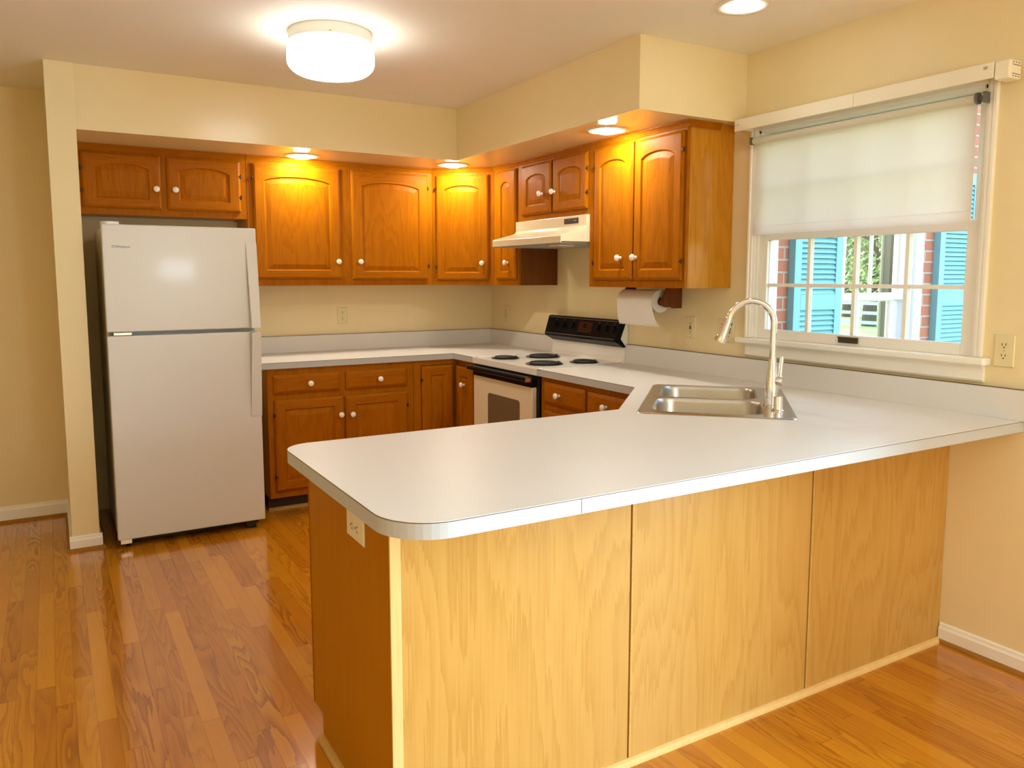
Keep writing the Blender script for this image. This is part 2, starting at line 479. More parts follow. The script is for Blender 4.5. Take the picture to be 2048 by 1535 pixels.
def baseboard(name, m, u0, u1, hgt=0.078, cap0=0, cap1=0):
    """painted board with a moulded top and a stained quarter-round at the floor; runs along u, wall plane at v=0"""
    r = sroot(name)
    prof = [(-0.0, 0.008), (-0.012, 0.008), (-0.013, hgt - 0.022), (-0.009, hgt - 0.014), (-0.008, hgt - 0.004), (-0.003, hgt), (0, hgt)]
    MB(m).prism(prof, u0, u1, 'x').build('board', 'trim_paint', r)
    q = [(0, 0)] + [(-0.013 - 0.0 - 0.012 * math.sin(a), 0.016 * math.cos(a)) for a in [i * math.pi / 12 for i in range(7)]] + [(0, 0.016)]
    q = [(0, 0), (-0.026, 0), (-0.025, 0.006), (-0.021, 0.012), (-0.014, 0.0155), (0, 0.0155)]
    MB(m).prism(q, u0 - cap0, u1 + cap1, 'x').build('quarter_round', 'oak_shoe', r)
    return r
baseboard('baseboard_back', BACK, -5.38, -2.903, 0.095)
baseboard('baseboard_right', RIGHT, 3.615, -DY1 - 0.06)
baseboard('baseboard_partition', frame((0, -0.745, 0), 0), -2.914, -2.762, 0.078, 0.012, 0.012)
baseboard('baseboard_hall', frame((-2.901, 0, 0), -math.pi / 2), 0.015, 0.746, 0.078)
baseboard('baseboard_alcove', frame((-2.775, 0, 0), math.pi / 2), -0.745, -0.30, 0.078)
tag(MB(WORLD).box(-2.9055, -2.901, -0.722, -0.694, 1.245, 1.292).build('strike_plate', 'brass', bevel=0.001),
    'tiny brass strike plate on the hall side edge of the stub wall', 'strike plate')

# ------------------------------------------------------------------ kitchen window (window_1)
def window_1():
    r = sroot('window_1', (0, -3.1445, 1.12))
    cs = MB(WORLD)   # casing: two legs and a head, stepped profile
    def leg(y_in, sgn):
        p = [(0.0, y_in), (-0.010, y_in), (-0.012, y_in + sgn * 0.008), (-0.016, y_in + sgn * 0.011), (-0.016, y_in + sgn * 0.024), (-0.020, y_in + sgn * 0.027), (-0.020, y_in + sgn * 0.036), (0.0, y_in + sgn * 0.036)]
        return p
    cs.prism(leg(WY1, 1), 1.125, WZ1 + 0.057, 'z'); cs.prism(leg(WY0, -1), 1.125, WZ1 + 0.057, 'z')
    cs.box(-0.018, 0, WY0, WY1, WZ1, WZ1 + 0.057)
    cs.build('casing', 'trim_paint', r)
    jb = MB(WORLD)
    jb.box(0.0, 0.13, WY1 - 0.012, WY1, 1.12, WZ1).box(0.0, 0.13, WY0, WY0 + 0.012, 1.12, WZ1).box(0.0, 0.13, WY0, WY1, WZ1 - 0.012, WZ1)
    jb.box(0.0, 0.16, WY0, WY1, 1.085, 1.12)
    jb.build('jamb', 'trim_paint', r)
    # stool with horns and apron
    stl = [(0.02, -2.56), (0.02, -3.73), (-0.035, -3.745), (-0.048, -3.740), (-0.052, -3.73), (-0.052, -2.555), (-0.046, -2.542), (-0.035, -2.538)]
    stl = [(0.0, -2.545), (0.0, -3.742), (-0.040, -3.744), (-0.050, -3.736), (-0.050, -2.548), (-0.040, -2.540)]
    MB(WORLD).prism(stl, 1.098, 1.124, 'z').build('stool', 'trim_paint', r, bevel=0.005)
    MB(WORLD).prism([(0, 1.098), (-0.020, 1.098), (-0.020, 1.088), (-0.016, 1.084), (-0.016, 1.066), (-0.019, 1.062), (-0.019, 1.030), (0, 1.030)], -3.725, -2.581, 'y').build('apron', 'trim_paint', r) if False else None
    ap = MB(WORLD)
    prof = [(0, 1.098), (-0.022, 1.098), (-0.022, 1.088), (-0.016, 1.083), (-0.016, 1.042), (-0.010, 1.034), (0, 1.034)]
    ap.add([], [])
    ap.prism(prof, -3.722, -2.584, 'y')
    ap.build('apron', 'trim_paint', r)
    def sash(name, xa, xb, z0, z1, stile, bot, top, rows, cols):
        y0, y1 = WY0 + 0.012, WY1 - 0.012
        f = MB(WORLD)
        f.box(xa, xb, y0, y0 + stile, z0, z1).box(xa, xb, y1 - stile, y1, z0, z1)
        f.box(xa, xb, y0 + stile, y1 - stile, z0, z0 + bot).box(xa, xb, y0 + stile, y1 - stile, z1 - top, z1)
        s = f.build(name, 'trim_paint', r, bevel=0.003)
        g0, g1, h0, h1 = y0 + stile, y1 - stile, z0 + bot, z1 - top
        mu = MB(WORLD); xm = (xa + xb) / 2
        for i in range(1, cols): mu.box(xm - 0.012, xm + 0.012, g0 + (g1 - g0) * i / cols - 0.008, g0 + (g1 - g0) * i / cols + 0.008, h0, h1)
        for i in range(1, rows): mu.box(xm - 0.011, xm + 0.011, g0, g1, h0 + (h1 - h0) * i / rows - 0.008, h0 + (h1 - h0) * i / rows + 0.008)
        mu.build('muntin', 'trim_paint', s)
        MB(WORLD).box(xm - 0.002, xm + 0.002, g0, g1, h0, h1).build('glass', 'window_glass', s)
        return s
    lo = sash('lower_sash', 0.014, 0.048, 1.122, 1.628, 0.046, 0.046, 0.040, 2, 4)
    sash('upper_sash', 0.052, 0.086, 1.592, 2.086, 0.046, 0.040, 0.040, 2, 4)
    lf = MB(WORLD).box(0.006, 0.014, -3.185, -3.090, 1.134, 1.158)
    lf.box(0.0, 0.014, -3.185, -3.090, 1.154, 1.160)
    lf.build('sash_lift', 'lift_bronze', r, bevel=0.002)
    ex = MB(WORLD)   # white trim round the opening on the outside
    ex.box(0.13, 0.155, WY1 - 0.002, WY1 + 0.06, 1.06, 2.16).box(0.13, 0.155, WY0 - 0.06, WY0 + 0.002, 1.06, 2.16).box(0.13, 0.155, WY0, WY1, 2.098, 2.16).box(0.13, 0.18, WY0 - 0.06, WY1 + 0.06, 1.05, 1.09)
    ex.build('brick_mould', 'vinyl_white', r)
window_1()

# roller blind
def roller_blind():
    t = thing('roller_blind', 'white translucent roller blind pulled halfway down the kitchen window', 'blind', (-0.03, -3.1445, 2.055))
    MB(WORLD).lathe([(0.016, -0.515), (0.016, 0.515)], (-0.034, -3.134, 2.050), (0, 1, 0), 24).build('roller', 'blind_fabric', t, smooth=True)
    MB(WORLD).prism([(-0.0225, 2.045), (-0.0215, 2.045), (-0.0215, 1.656), (-0.0225, 1.656)], -3.648, -2.622, 'y').build('fabric', 'blind_fabric', t)
    MB(WORLD).box(-0.026, -0.0185, -3.648, -2.622, 1.613, 1.656).build('hem_bar', 'blind_fabric', t, bevel=0.002)
    b = MB(WORLD).lathe([(0.021, -0.004), (0.021, 0.004)], (-0.034, -3.655, 2.050), (0, 1, 0), 20)
    b.lathe([(0.008, 0), (0.008, 0.020)], (-0.034, -3.679, 2.050), (0, 1, 0), 12)
    b.box(-0.05, -0.0205, -3.690, -3.679, 2.030, 2.068)
    b.build('bracket', 'bracket_grey', t, bevel=0.001)
    b2 = MB(WORLD).box(-0.05, -0.0205, -2.612, -2.604, 2.035, 2.068)
    b2.build('bracket', 'bracket_grey', t, bevel=0.001)
roller_blind()

def valance():
    t = thing('drapery_track', 'long ivory drapery track box running above the kitchen window', 'curtain track', (-0.05, -3.17, 2.09))
    MB(WORLD).box(-0.094, -0.086, -3.735, -3.1875, 2.098, 2.152).build('face_board', 'valance_ivory', t, bevel=0.002)
    MB(WORLD).box(-0.0945, -0.0855, -3.1865, -2.549, 2.099, 2.153).build('face_board', 'valance_ivory', t, bevel=0.002)
    MB(WORLD).box(-0.086, -0.022, -3.735, -2.56, 2.138, 2.148).build('top_board', 'valance_ivory', t)
    e = MB(WORLD).box(-0.095, -0.022, -3.790, -3.738, 2.088, 2.150)
    c = e.build('end_cap', 'valance_ivory', t, bevel=0.006)
    for z in (2.132, 2.102):
        MB(WORLD).box(-0.080, -0.032, -3.7915, -3.789, z, z + 0.002).build('groove', 'bracket_grey', c)
    for i in range(3):
        for z in (2.140, 2.094): MB(WORLD).box(-0.078 + i * 0.017, -0.071 + i * 0.017, -3.7915, -3.789, z, z + 0.003).build('vent_slot', 'bracket_grey', c)
    MB(WORLD).lathe([(0.003, 0), (0.003, 0.002)], (-0.0945, -2.572, 2.128), (-1, 0, 0), 10).build('screw', 'screw', t)
    MB(WORLD).box(-0.0955, -0.094, -3.714, -3.702, 2.131, 2.141).build('clip', 'screw', t)
    b = MB(WORLD).box(-0.086, -0.02, -2.600, -2.594, 2.100, 2.138).box(-0.060, -0.045, -3.72, -2.57, 2.118, 2.128)
    b.build('carrier_rail', 'valance_ivory', t)
valance()

# ------------------------------------------------------------------ cabinets
def arch_pts(hw, zb, zt, rise, shx, n=14):
    """outline of an opening, counter-clockwise from lower left; arched top (rise) with the arch spanning half-width shx"""
    p = [(-hw, zb), (hw, zb)]
    for i in range(n + 1):
        x = hw - 2 * hw * i / n
        k = min(1.0, abs(x) / max(shx, 1e-6))
        p.append((x, zt - rise * (1 - math.sqrt(max(0.0, 1 - (0.93 * k) ** 2))) / (1 - math.sqrt(1 - 0.93 ** 2))))
    return p

def raised_door(m, parent, u0, u1, z0, z1, vf, rise=0.030, knob=None, hinge=None, hz=None, stile=0.058, top=0.060, bot=0.050, name='door', label=None):
    """lipped oak door with a raised centre panel; vf = the cabinet face plane (front towards -v)"""
    cu = (u0 + u1) / 2; hw = (u1 - u0) / 2; n = 14
    def rect(ins, v): 
        a = hw - ins; b = z0 + ins; c = z1 - ins
        pts = [(-a, b), (a, b)] + [(a - 2 * a * i / n, c) for i in range(n + 1)]
        return [(cu + x, v, z) for x, z in pts]
    iw = hw - stile
    def inner(d, v):
        pts = arch_pts(iw - d, z0 + bot + d, z1 - top - d, rise, iw, n)
        return [(cu + x, v, z) for x, z in pts]
    slope = min(0.030, iw * 0.45)
    ls = [rect(0.004, vf - 0.0005), rect(0.0, vf - 0.003), rect(0.0, vf - 0.010), rect(0.004, vf - 0.014), rect(0.013, vf - 0.019),
          inner(0.0, vf - 0.019), inner(0.003, vf - 0.0155), inner(0.006, vf - 0.0115), inner(0.009, vf - 0.0105), inner(0.009 + slope, vf - 0.0165)]
    N = n + 3
    def mats(j, i):
        if j in (4, 3, 2, 1) and (i == 0 or 2 <= i < N - 1): return 1
        return 2 if j >= 7 else 0
    d = MB(m).loops(ls, mats=mats).build(name, ['oak_vertical', 'oak_horizontal', 'oak_panel'], parent, label=label)
    if knob: make_knob(m, d, knob[0], vf - 0.019, knob[1])
    if hinge:
        uh = u0 if hinge == 'L' else u1; sg = -1 if hinge == 'L' else 1
        for zz in (hz or ((z0 + 0.09, z1 - 0.09))):
            hb = MB(m).lathe([(0.004, -0.012), (0.004, 0.012)], (uh + sg * 0.003, vf - 0.013, zz), (0, 0, 1), 8)
            hb.box(uh - sg * 0.008, uh + sg * 0.004, vf - 0.0195, vf - 0.010, zz - 0.004, zz + 0.004)
            hb.build('hinge', 'hinge_bronze', d)
    return d

def make_knob(m, parent, u, v, z):
    prof = [(0.009, 0.0), (0.009, 0.004), (0.0062, 0.008), (0.006, 0.014), (0.011, 0.017), (0.0165, 0.021), (0.0175, 0.026), (0.0155, 0.031), (0.009, 0.0345), (0.001, 0.0355)]
    MB(m).lathe(prof, (u, v, z), (0, -1, 0), 20).build('knob', 'porcelain', parent, smooth=True)

def drawer_front(m, parent, u0, u1, z0, z1, vf, knob=True, ku=None):
    def rect(i, v): return [(u0 + i, v, z0 + i), (u1 - i, v, z0 + i), (u1 - i, v, z1 - i), (u0 + i, v, z1 - i)]
    ls = [rect(0.003, vf - 0.0005), rect(0, vf - 0.003), rect(0, vf - 0.009), rect(0.005, vf - 0.012), rect(0.018, vf - 0.019)]
    d = MB(m).loops(ls).build('drawer', 'oak_horizontal', parent)
    if knob: make_knob(m, d, ku if ku is not None else (u0 + u1) / 2, vf - 0.019, (z0 + z1) / 2)
    return d

def carcass(m, parent, u0, u1, z0, z1, vf, openings, wall_gap=0.001, depth_back=None, side='oak_side', bottom=True):
    """box of the cabinet with a face frame; openings are (u0,u1,z0,z1) left open behind the doors"""
    vb = -wall_gap if depth_back is None else depth_back
    b = MB(m)
    b.box(u0, u0 + 0.016, vf + 0.019, vb, z0, z1).box(u1 - 0.016, u1, vf + 0.019, vb, z0, z1)
    if bottom: b.box(u0 + 0.016, u1 - 0.016, vf + 0.019, vb, z0 + 0.006, z0 + 0.020)
    b.box(u0 + 0.016, u1 - 0.016, vf + 0.019, vb, z1 - 0.014, z1).box(u0 + 0.016, u1 - 0.016, vb - 0.006, vb, z0 + 0.02, z1 - 0.014)
    b.build('carcass', side, parent)
    MB(m).prism([(u0, z0), (u1, z0), (u1, z1), (u0, z1)], vf, vf + 0.0188, 'y', holes=[[(a, c), (b_, c), (b_, d), (a, d)] for a, b_, c, d in openings]).build('face_frame', 'oak_vertical', parent, bevel=0.001)

def crown(m, parent, u0, u1, vf, ret0=False, ret1=False):
    """small moulding where the cabinet meets the soffit"""
    p = [(vf + 0.002, ZS - 0.032), (vf - 0.003, ZS - 0.032), (vf - 0.006, ZS - 0.024), (vf - 0.012, ZS - 0.014), (vf - 0.018, ZS - 0.008), (vf - 0.020, ZS - 0.0005), (vf + 0.002, ZS - 0.0005)]
    b = MB(m)
    b.prism(p, u0, u1 + (0.020 if ret1 else 0), 'x')
    if ret1:   # return along the exposed side
        q = [(u1 - 0.0 + 0.0005, ZS - 0.032), (u1 + 0.003, ZS - 0.032), (u1 + 0.006, ZS - 0.024), (u1 + 0.012, ZS - 0.014), (u1 + 0.018, ZS - 0.008), (u1 + 0.020, ZS - 0.0005), (u1 + 0.0005, ZS - 0.0005)]
        b.prism(q, vf, -0.10, 'y')
    b.build('crown_moulding', 'oak_horizontal', parent)

ZU, VF = 1.362, -0.306
ZT = ZS - 0.0005
G_UP = 'oak wall cabinets'

c = thing('wall_cabinet', 'low oak wall cabinet with two short arched doors above the refrigerator', 'cabinet', (-2.32, -0.15, 1.765), 0, G_UP)
carcass(BACK, c, -2.773, -1.871, 1.765, ZT, VF, [(-2.735, -2.352, 1.815, 2.095), (-2.305, -1.915, 1.815, 2.095)])
raised_door(BACK, c, -2.750, -2.346, 1.803, 2.106, VF, knob=(-2.375, 1.915), hinge='L', stile=0.062, top=0.055, bot=0.052)
raised_door(BACK, c, -2.315, -1.905, 1.803, 2.106, VF, knob=(-2.274, 1.916), hinge='R', stile=0.062, top=0.055, bot=0.052)
crown(BACK, c, -2.773, -1.871, VF)

c = thing('wall_cabinet', 'widest oak wall cabinet with two tall arched doors right of the refrigerator', 'cabinet', (-1.25, -0.15, ZU), 0, G_UP)
carcass(BACK, c, -1.869, -0.635, ZU, ZT, VF, [(-1.80, -1.31, 1.43, 2.09), (-1.19, -0.70, 1.43, 2.09)])
raised_door(BACK, c, -1.834, -1.288, 1.406, 2.104, VF, knob=(-1.314, 1.514), hinge='L', stile=0.066, top=0.070)
raised_door(BACK, c, -1.214, -0.672, 1.400, 2.104, VF, knob=(-1.167, 1.515), hinge='R', stile=0.066, top=0.070)
crown(BACK, c, -1.869, -0.633, VF)

# diagonal corner cabinet
P1, P2 = Vector((-0.634, -0.306, 0)), Vector((-0.306, -0.594, 0))
DA = math.atan2(P2.y - P1.y, P2.x - P1.x); DL = (P2 - P1).length
DG = frame((P1.x, P1.y, 0), DA)
c = thing('wall_cabinet', 'diagonal corner oak wall cabinet with one arched door facing the room', 'cabinet', (-0.35, -0.35, ZU), 0, G_UP)
body = MB(WORLD).prism([(-0.633, -0.001), (-0.633, -0.300), (-0.300, -0.593), (-0.001, -0.593), (-0.001, -0.001)], ZU, ZT, 'z')
body.build('carcass', 'oak_side', c)
MB(DG).prism([(0, ZU), (DL, ZU), (DL, ZT), (0, ZT)], 0.0, 0.004, 'y').build('face_frame', 'oak_vertical', c)
raised_door(DG, c, 0.030, 0.400, 1.394, 2.104, 0.0, knob=(0.358, 1.510), hinge='L', stile=0.060, top=0.070)
crown(DG, c, 0.0, DL, 0.0)

c = thing('wall_cabinet', 'narrowest oak wall cabinet with a slim round-arched door beside the range hood', 'cabinet', (-0.15, -0.75, ZU), 0, G_UP)
carcass(RIGHT, c, 0.595, 0.9115, ZU, ZT, VF, [(0.66, 0.88, 1.42, 2.09)], side='dark_oak')
raised_door(RIGHT, c, 0.640, 0.900, 1.398, 2.108, VF, rise=0.034, knob=(0.806, 1.510), stile=0.072, top=0.072)
crown(RIGHT, c, 0.597, 0.9115, VF)

c = thing('wall_cabinet', 'short oak wall cabinet with a pair of small arched doors over the range hood', 'cabinet', (-0.15, -1.30, 1.765), 0, G_UP)
carcass(RIGHT, c, 0.9130, 1.690, 1.765, ZT, VF, [(1.0, 1.29, 1.82, 2.09), (1.35, 1.65, 1.82, 2.09)])
raised_door(RIGHT, c, 0.976, 1.312, 1.801, 2.107, VF, knob=(1.223, 1.918), stile=0.056, top=0.062)
raised_door(RIGHT, c, 1.330, 1.678, 1.799, 2.109, VF, knob=(1.360, 1.918), hinge='R', stile=0.056, top=0.062)
crown(RIGHT, c, 0.9130, 1.690, VF)

c = thing('wall_cabinet', 'tall oak wall cabinet with two arched doors and bare end panel beside the window', 'cabinet', (-0.15, -2.08, ZU), 0, G_UP)
carcass(RIGHT, c, 1.6915, 2.462, ZU, ZT, VF, [(1.77, 2.06, 1.43, 2.09), (2.12, 2.42, 1.43, 2.09)])
raised_door(RIGHT, c, 1.744, 2.080, 1.401, 2.105, VF, knob=(1.993, 1.516), hinge='L', stile=0.056, top=0.070)
raised_door(RIGHT, c, 2.090, 2.449, 1.401, 2.105, VF, knob=(2.118, 1.516), hinge='R', stile=0.056, top=0.070)
crown(RIGHT, c, 1.6915, 2.462, VF, ret1=True)

# base cabinets
VB, ZK, ZBT = -0.61, 0.09, 0.874
G_LO = 'oak base cabinets'
def kick(m, parent, u0, u1, v=-0.54, mould=True):
    MB(m).box(u0, u1, v, v + 0.012, 0.0, ZK).build('toe_kick', 'kick_dark', parent)
    if mould: MB(m).prism([(v, 0), (v - 0.014, 0), (v - 0.013, 0.008), (v - 0.007, 0.015), (v, 0.017)], u0, u1, 'x').build('shoe_moulding', 'oak_mold', parent)

c = thing('base_cabinet', 'oak base cabinet with two drawers over two doors next to the refrigerator', 'cabinet', (-1.39, -0.3, 0), 0, G_LO)
carcass(BACK, c, -1.855, -0.922, ZK, ZBT, VB, [(-1.79, -1.44, 0.74, 0.82), (-1.35, -1.0, 0.74, 0.82), (-1.79, -1.42, 0.15, 0.66), (-1.36, -1.0, 0.15, 0.66)])
drawer_front(BACK, c, -1.820, -1.415, 0.721, 0.837, VB, ku=-1.605)
drawer_front(BACK, c, -1.379, -0.968, 0.719, 0.835, VB, ku=-1.161)
raised_door(BACK, c, -1.820, -1.394, 0.132, 0.686, VB, rise=0.0, knob=(-1.420, 0.571), hinge='L', stile=0.060, top=0.058, bot=0.058)
raised_door(BACK, c, -1.384, -0.970, 0.132, 0.683, VB, rise=0.0, knob=(-1.346, 0.567), hinge='R', stile=0.060, top=0.058, bot=0.058)
kick(BACK, c, -1.855, -0.922)

c = thing('base_cabinet', 'corner oak base cabinet with an L-shaped folding pair of doors left of the range', 'cabinet', (-0.45, -0.45, 0), 0, G_LO)
MB(WORLD).prism([(-0.920, -0.001), (-0.920, -0.585), (-0.585, -0.585), (-0.585, -0.900), (-0.001, -0.900), (-0.001, -0.001)], ZK, ZBT, 'z').build('carcass', 'oak_side', c)
MB(WORLD).box(-0.920, -0.867, -0.610, -0.586, ZK, ZBT).box(-0.867, -0.61, -0.610, -0.586, 0.842, ZBT).box(-0.610, -0.586, -0.900, -0.610, 0.842, ZBT).box(-0.610, -0.586, -0.900, -0.875, ZK, 0.842).box(-0.867, -0.61, -0.610, -0.586, ZK, 0.125).box(-0.610, -0.586, -0.875, -0.61, ZK, 0.125).build('face_frame', 'oak_vertical', c)
raised_door(BACK, c, -0.866, -0.636, 0.132, 0.836, VB, rise=0.0, hinge='L', stile=0.062, top=0.060, bot=0.058)
raised_door(RIGHT, c, 0.636, 0.872, 0.132, 0.830, VB, rise=0.0, knob=(0.764, 0.716), stile=0.062, top=0.060, bot=0.058)
MB(WORLD).box(-0.92, -0.54, -0.552, -0.54, 0, ZK).box(-0.552, -0.54, -0.90, -0.54, 0, ZK).build('toe_kick', 'kick_dark', c)

c = thing('base_cabinet', 'oak base cabinet with two drawers between the range and the corner sink', 'cabinet', (-0.3, -2.08, 0), 0, G_LO)
carcass(RIGHT, c, 1.672, 2.500, ZK, ZBT, VB, [(1.74, 2.07, 0.75, 0.82), (2.14, 2.46, 0.75, 0.82), (1.74, 2.07, 0.15, 0.66), (2.14, 2.46, 0.15, 0.66)])
drawer_front(RIGHT, c, 1.715, 2.097, 0.729, 0.846, VB, ku=1.875)
drawer_front(RIGHT, c, 2.118, 2.485, 0.727, 0.842, VB, ku=2.285)
raised_door(RIGHT, c, 1.715, 2.097, 0.132, 0.690, VB, rise=0.0, knob=(2.06, 0.57), stile=0.060, top=0.058, bot=0.058)
raised_door(RIGHT, c, 2.118, 2.485, 0.132, 0.690, VB, rise=0.0, knob=(2.15, 0.57), stile=0.060, top=0.058, bot=0.058)
kick(RIGHT, c, 1.672, 2.500)

# peninsula base (with the diagonal sink front joined to it)
YP, XE, YI = -3.611, -2.278, -2.97
pb = thing('peninsula_base', 'honey oak panelled peninsula base carrying the white countertop', 'peninsula', (-1.2, -3.29, 0))
MB(WORLD).box(-2.255, -0.9, -3.585, -3.045, 0.0, 0.076).box(-2.255, -1.09, -3.585, -2.99, 0.076, 0.70).box(-1.09, -0.002, -3.585, -3.50, 0.0, 0.70).build('carcass', 'oak_side', pb)
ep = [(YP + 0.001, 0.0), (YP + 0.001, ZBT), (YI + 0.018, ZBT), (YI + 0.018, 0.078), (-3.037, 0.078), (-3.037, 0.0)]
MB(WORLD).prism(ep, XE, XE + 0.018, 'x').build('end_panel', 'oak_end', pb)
MB(WORLD).box(XE + 0.018, XE + 0.05, YI, YI + 0.019, 0.078, ZBT).box(XE - 0.0015, XE + 0.004, YI + 0.0185, YI + 0.024, 0.078, ZBT).build('face_frame', 'oak_vertical', pb)
MB(WORLD).box(XE, XE + 0.028, YP - 0.006, YP + 0.0005, 0.0, ZBT).build('corner_strip', 'oak_strip', pb, bevel=0.0015)
XS = (-2.2485, -1.5465, -0.7797, -0.0015)
for i in range(3):
    a = XS[i] + (0.004 if i else 0.0); b = XS[i + 1] - (0.004 if i < 2 else 0)
    MB(WORLD).box(a, b, YP, YP + 0.006, 0.0, ZBT).build('back_panel', 'oak_peninsula', pb)
MB(WORLD).box(XS[0], XS[3], YP + 0.0065, YP + 0.016, 0.0, ZBT).build('backing_board', 'dark_oak', pb)
for xs in XS[1:3]:
    MB(WORLD).box(xs + 0.001, xs + 0.0078, YP - 0.002, YP + 0.006, 0.018, ZBT).build('batten', 'oak_mold', pb, bevel=0.001)
MB(WORLD).prism([(YP + 0.0, 0.0), (YP - 0.019, 0.0), (YP - 0.018, 0.008), (YP - 0.012, 0.015), (YP - 0.004, 0.0185), (YP, 0.0185)], XE - 0.0, -0.012, 'x').build('shoe_moulding', 'oak_strip', pb)
MB(WORLD).prism([(XE, 0.0), (XE - 0.019, 0.0), (XE - 0.018, 0.008), (XE - 0.012, 0.015), (XE - 0.004, 0.0185), (XE, 0.0185)], YP - 0.019, -3.037, 'y').build('shoe_moulding', 'oak_mold', pb)
# diagonal front under the sink
DS = frame((-0.620, -2.520, 0), math.atan2(-2.955 + 2.520, -1.060 + 0.620))
MB(WORLD).prism([(-0.602, -2.503), (-1.066, -2.967), (-1.054, -2.979), (-0.590, -2.515)], ZK, ZBT, 'z').build('sink_front', 'oak_panel', pb)

# ------------------------------------------------------------------ countertops
ZC = 0.913
def rounded(poly, radii, seg=10):
    out = []; n = len(poly)
    for i, p in enumerate(poly):
        r = radii[i]
        if r <= 0: out.append(p); continue
        p = Vector(p); a = (Vector(poly[i - 1]) - p).normalized(); b = (Vector(poly[(i + 1) % n]) - p).normalized()
        ang = a.angle(b); d = r / math.tan(ang / 2)
        c = p + (a + b).normalized() * (r / math.sin(ang / 2))
        s0 = p + a * d - c; s1 = p + b * d - c
        a0 = math.atan2(s0.y, s0.x); a1 = math.atan2(s1.y, s1.x); da = (a1 - a0 + math.pi) % (2 * math.pi) - math.pi
        for k in range(seg + 1):
            t = a0 + da * k / seg; out.append((c.x + r * math.cos(t), c.y + r * math.sin(t)))
    return out

# sink frame: origin A, s along the front, t towards the deck
SA = Vector((-1.080, -3.055)); SS = Vector((0.7086, 0.7056)); ST = Vector((0.7056, -0.7086))
def sk(s, t): p = SA + SS * s + ST * t; return (p.x, p.y)

ct = thing('countertop', 'white laminate countertop run in the back corner beside the refrigerator', 'countertop', (-0.9, -0.3, ZBT))
out1 = [(-1.885, -0.0015), (-1.885, -0.628), (-0.6395, -0.628), (-0.6395, -0.9035), (-0.0015, -0.9035), (-0.0015, -0.0015)]
MB(WORLD).prism(out1, ZC - 0.0015, ZC, 'z').build('top_sheet', 'laminate', ct)
def grow(p, d):  # push every outline vertex outwards by d (counter-clockwise or clockwise outline)
    n = len(p); area = sum(p[i][0] * p[(i + 1) % n][1] - p[(i + 1) % n][0] * p[i][1] for i in range(n)); sg = 1 if area > 0 else -1
    o = []
    for i in range(n):
        a = Vector(p[i - 1]); b = Vector(p[i]); c_ = Vector(p[(i + 1) % n])
        e1 = (b - a).normalized(); e2 = (c_ - b).normalized()
        n1 = Vector((e1.y, -e1.x)) * sg; n2 = Vector((e2.y, -e2.x)) * sg
        k = (n1 + n2); k = k / max(0.3, k.dot(n1)) if k.length > 1e-6 else n1
        o.append((b.x + k.x * d, b.y + k.y * d))
    return o
MB(WORLD).prism(grow(out1, 0.0004), ZC - 0.0032, ZC - 0.0015, 'z').build('seam_line', 'laminate_seam', ct)
MB(WORLD).prism(out1, ZBT + 0.001, ZC - 0.0032, 'z').build('edge_band', 'laminate_edge', ct)
MB(WORLD).box(-1.885, -0.0015, -0.0205, -0.0015, ZC, 1.0215).build('backsplash', 'laminate', ct, bevel=0.001)
MB(WORLD).box(-0.0205, -0.0015, -0.9035, -0.0205, ZC, 1.0215).build('backsplash', 'laminate', ct, bevel=0.001)
MB(WORLD).box(-1.885, -0.0205, -0.0205, -0.0015, 1.0215, 1.0232).box(-0.0205, -0.0015, -0.9035, -0.0015, 1.0215, 1.0232).build('caulk_line', 'laminate_seam', ct)

ct = thing('countertop', 'white laminate peninsula countertop with rounded corners and a sink cutout', 'countertop', (-1.2, -3.3, ZBT))
out2 = rounded([(-0.0015, -1.6685), (-0.6395, -1.6685), (-0.6395, -2.512), (-1.079, -2.9515), (-2.359, -2.9515), (-2.359, -3.867), (-0.0015, -3.867)], [0, 0, 0, 0, 0.085, 0.13, 0], 12)
hole = [sk(0.03, 0.03), sk(0.79, 0.03), sk(0.79, 0.545), sk(0.03, 0.545)]
MB(WORLD).prism(out2, ZC - 0.0015, ZC, 'z', holes=[hole]).build('top_sheet', 'laminate', ct)
MB(WORLD).prism(grow(out2, 0.0004), ZC - 0.0032, ZC - 0.0015, 'z', holes=[hole]).build('seam_line', 'laminate_seam', ct)
MB(WORLD).prism(out2, ZBT + 0.001, ZC - 0.0032, 'z', holes=[hole]).build('edge_band', 'laminate_edge', ct)
MB(WORLD).box(-0.0205, -0.0015, -3.888, -1.6685, ZC, 1.0215).build('backsplash', 'laminate', ct, bevel=0.001)
MB(WORLD).box(-0.0205, -0.0015, -3.888, -1.6685, 1.0215, 1.0228).build('caulk_line', 'laminate_seam', ct)
MB(WORLD).box(-1.906, -1.9052, -3.8678, -3.8668, ZBT + 0.002, ZC - 0.0032).build('edge_joint', 'laminate_seam', ct)
MB(WORLD).prism([(-0.40, -3.12), (-0.315, -3.235), (-0.3136, -3.234), (-0.3986, -3.119)], ZC - 0.0005, ZC + 0.0002, 'z').build('mitre_joint', 'gasket', ct)

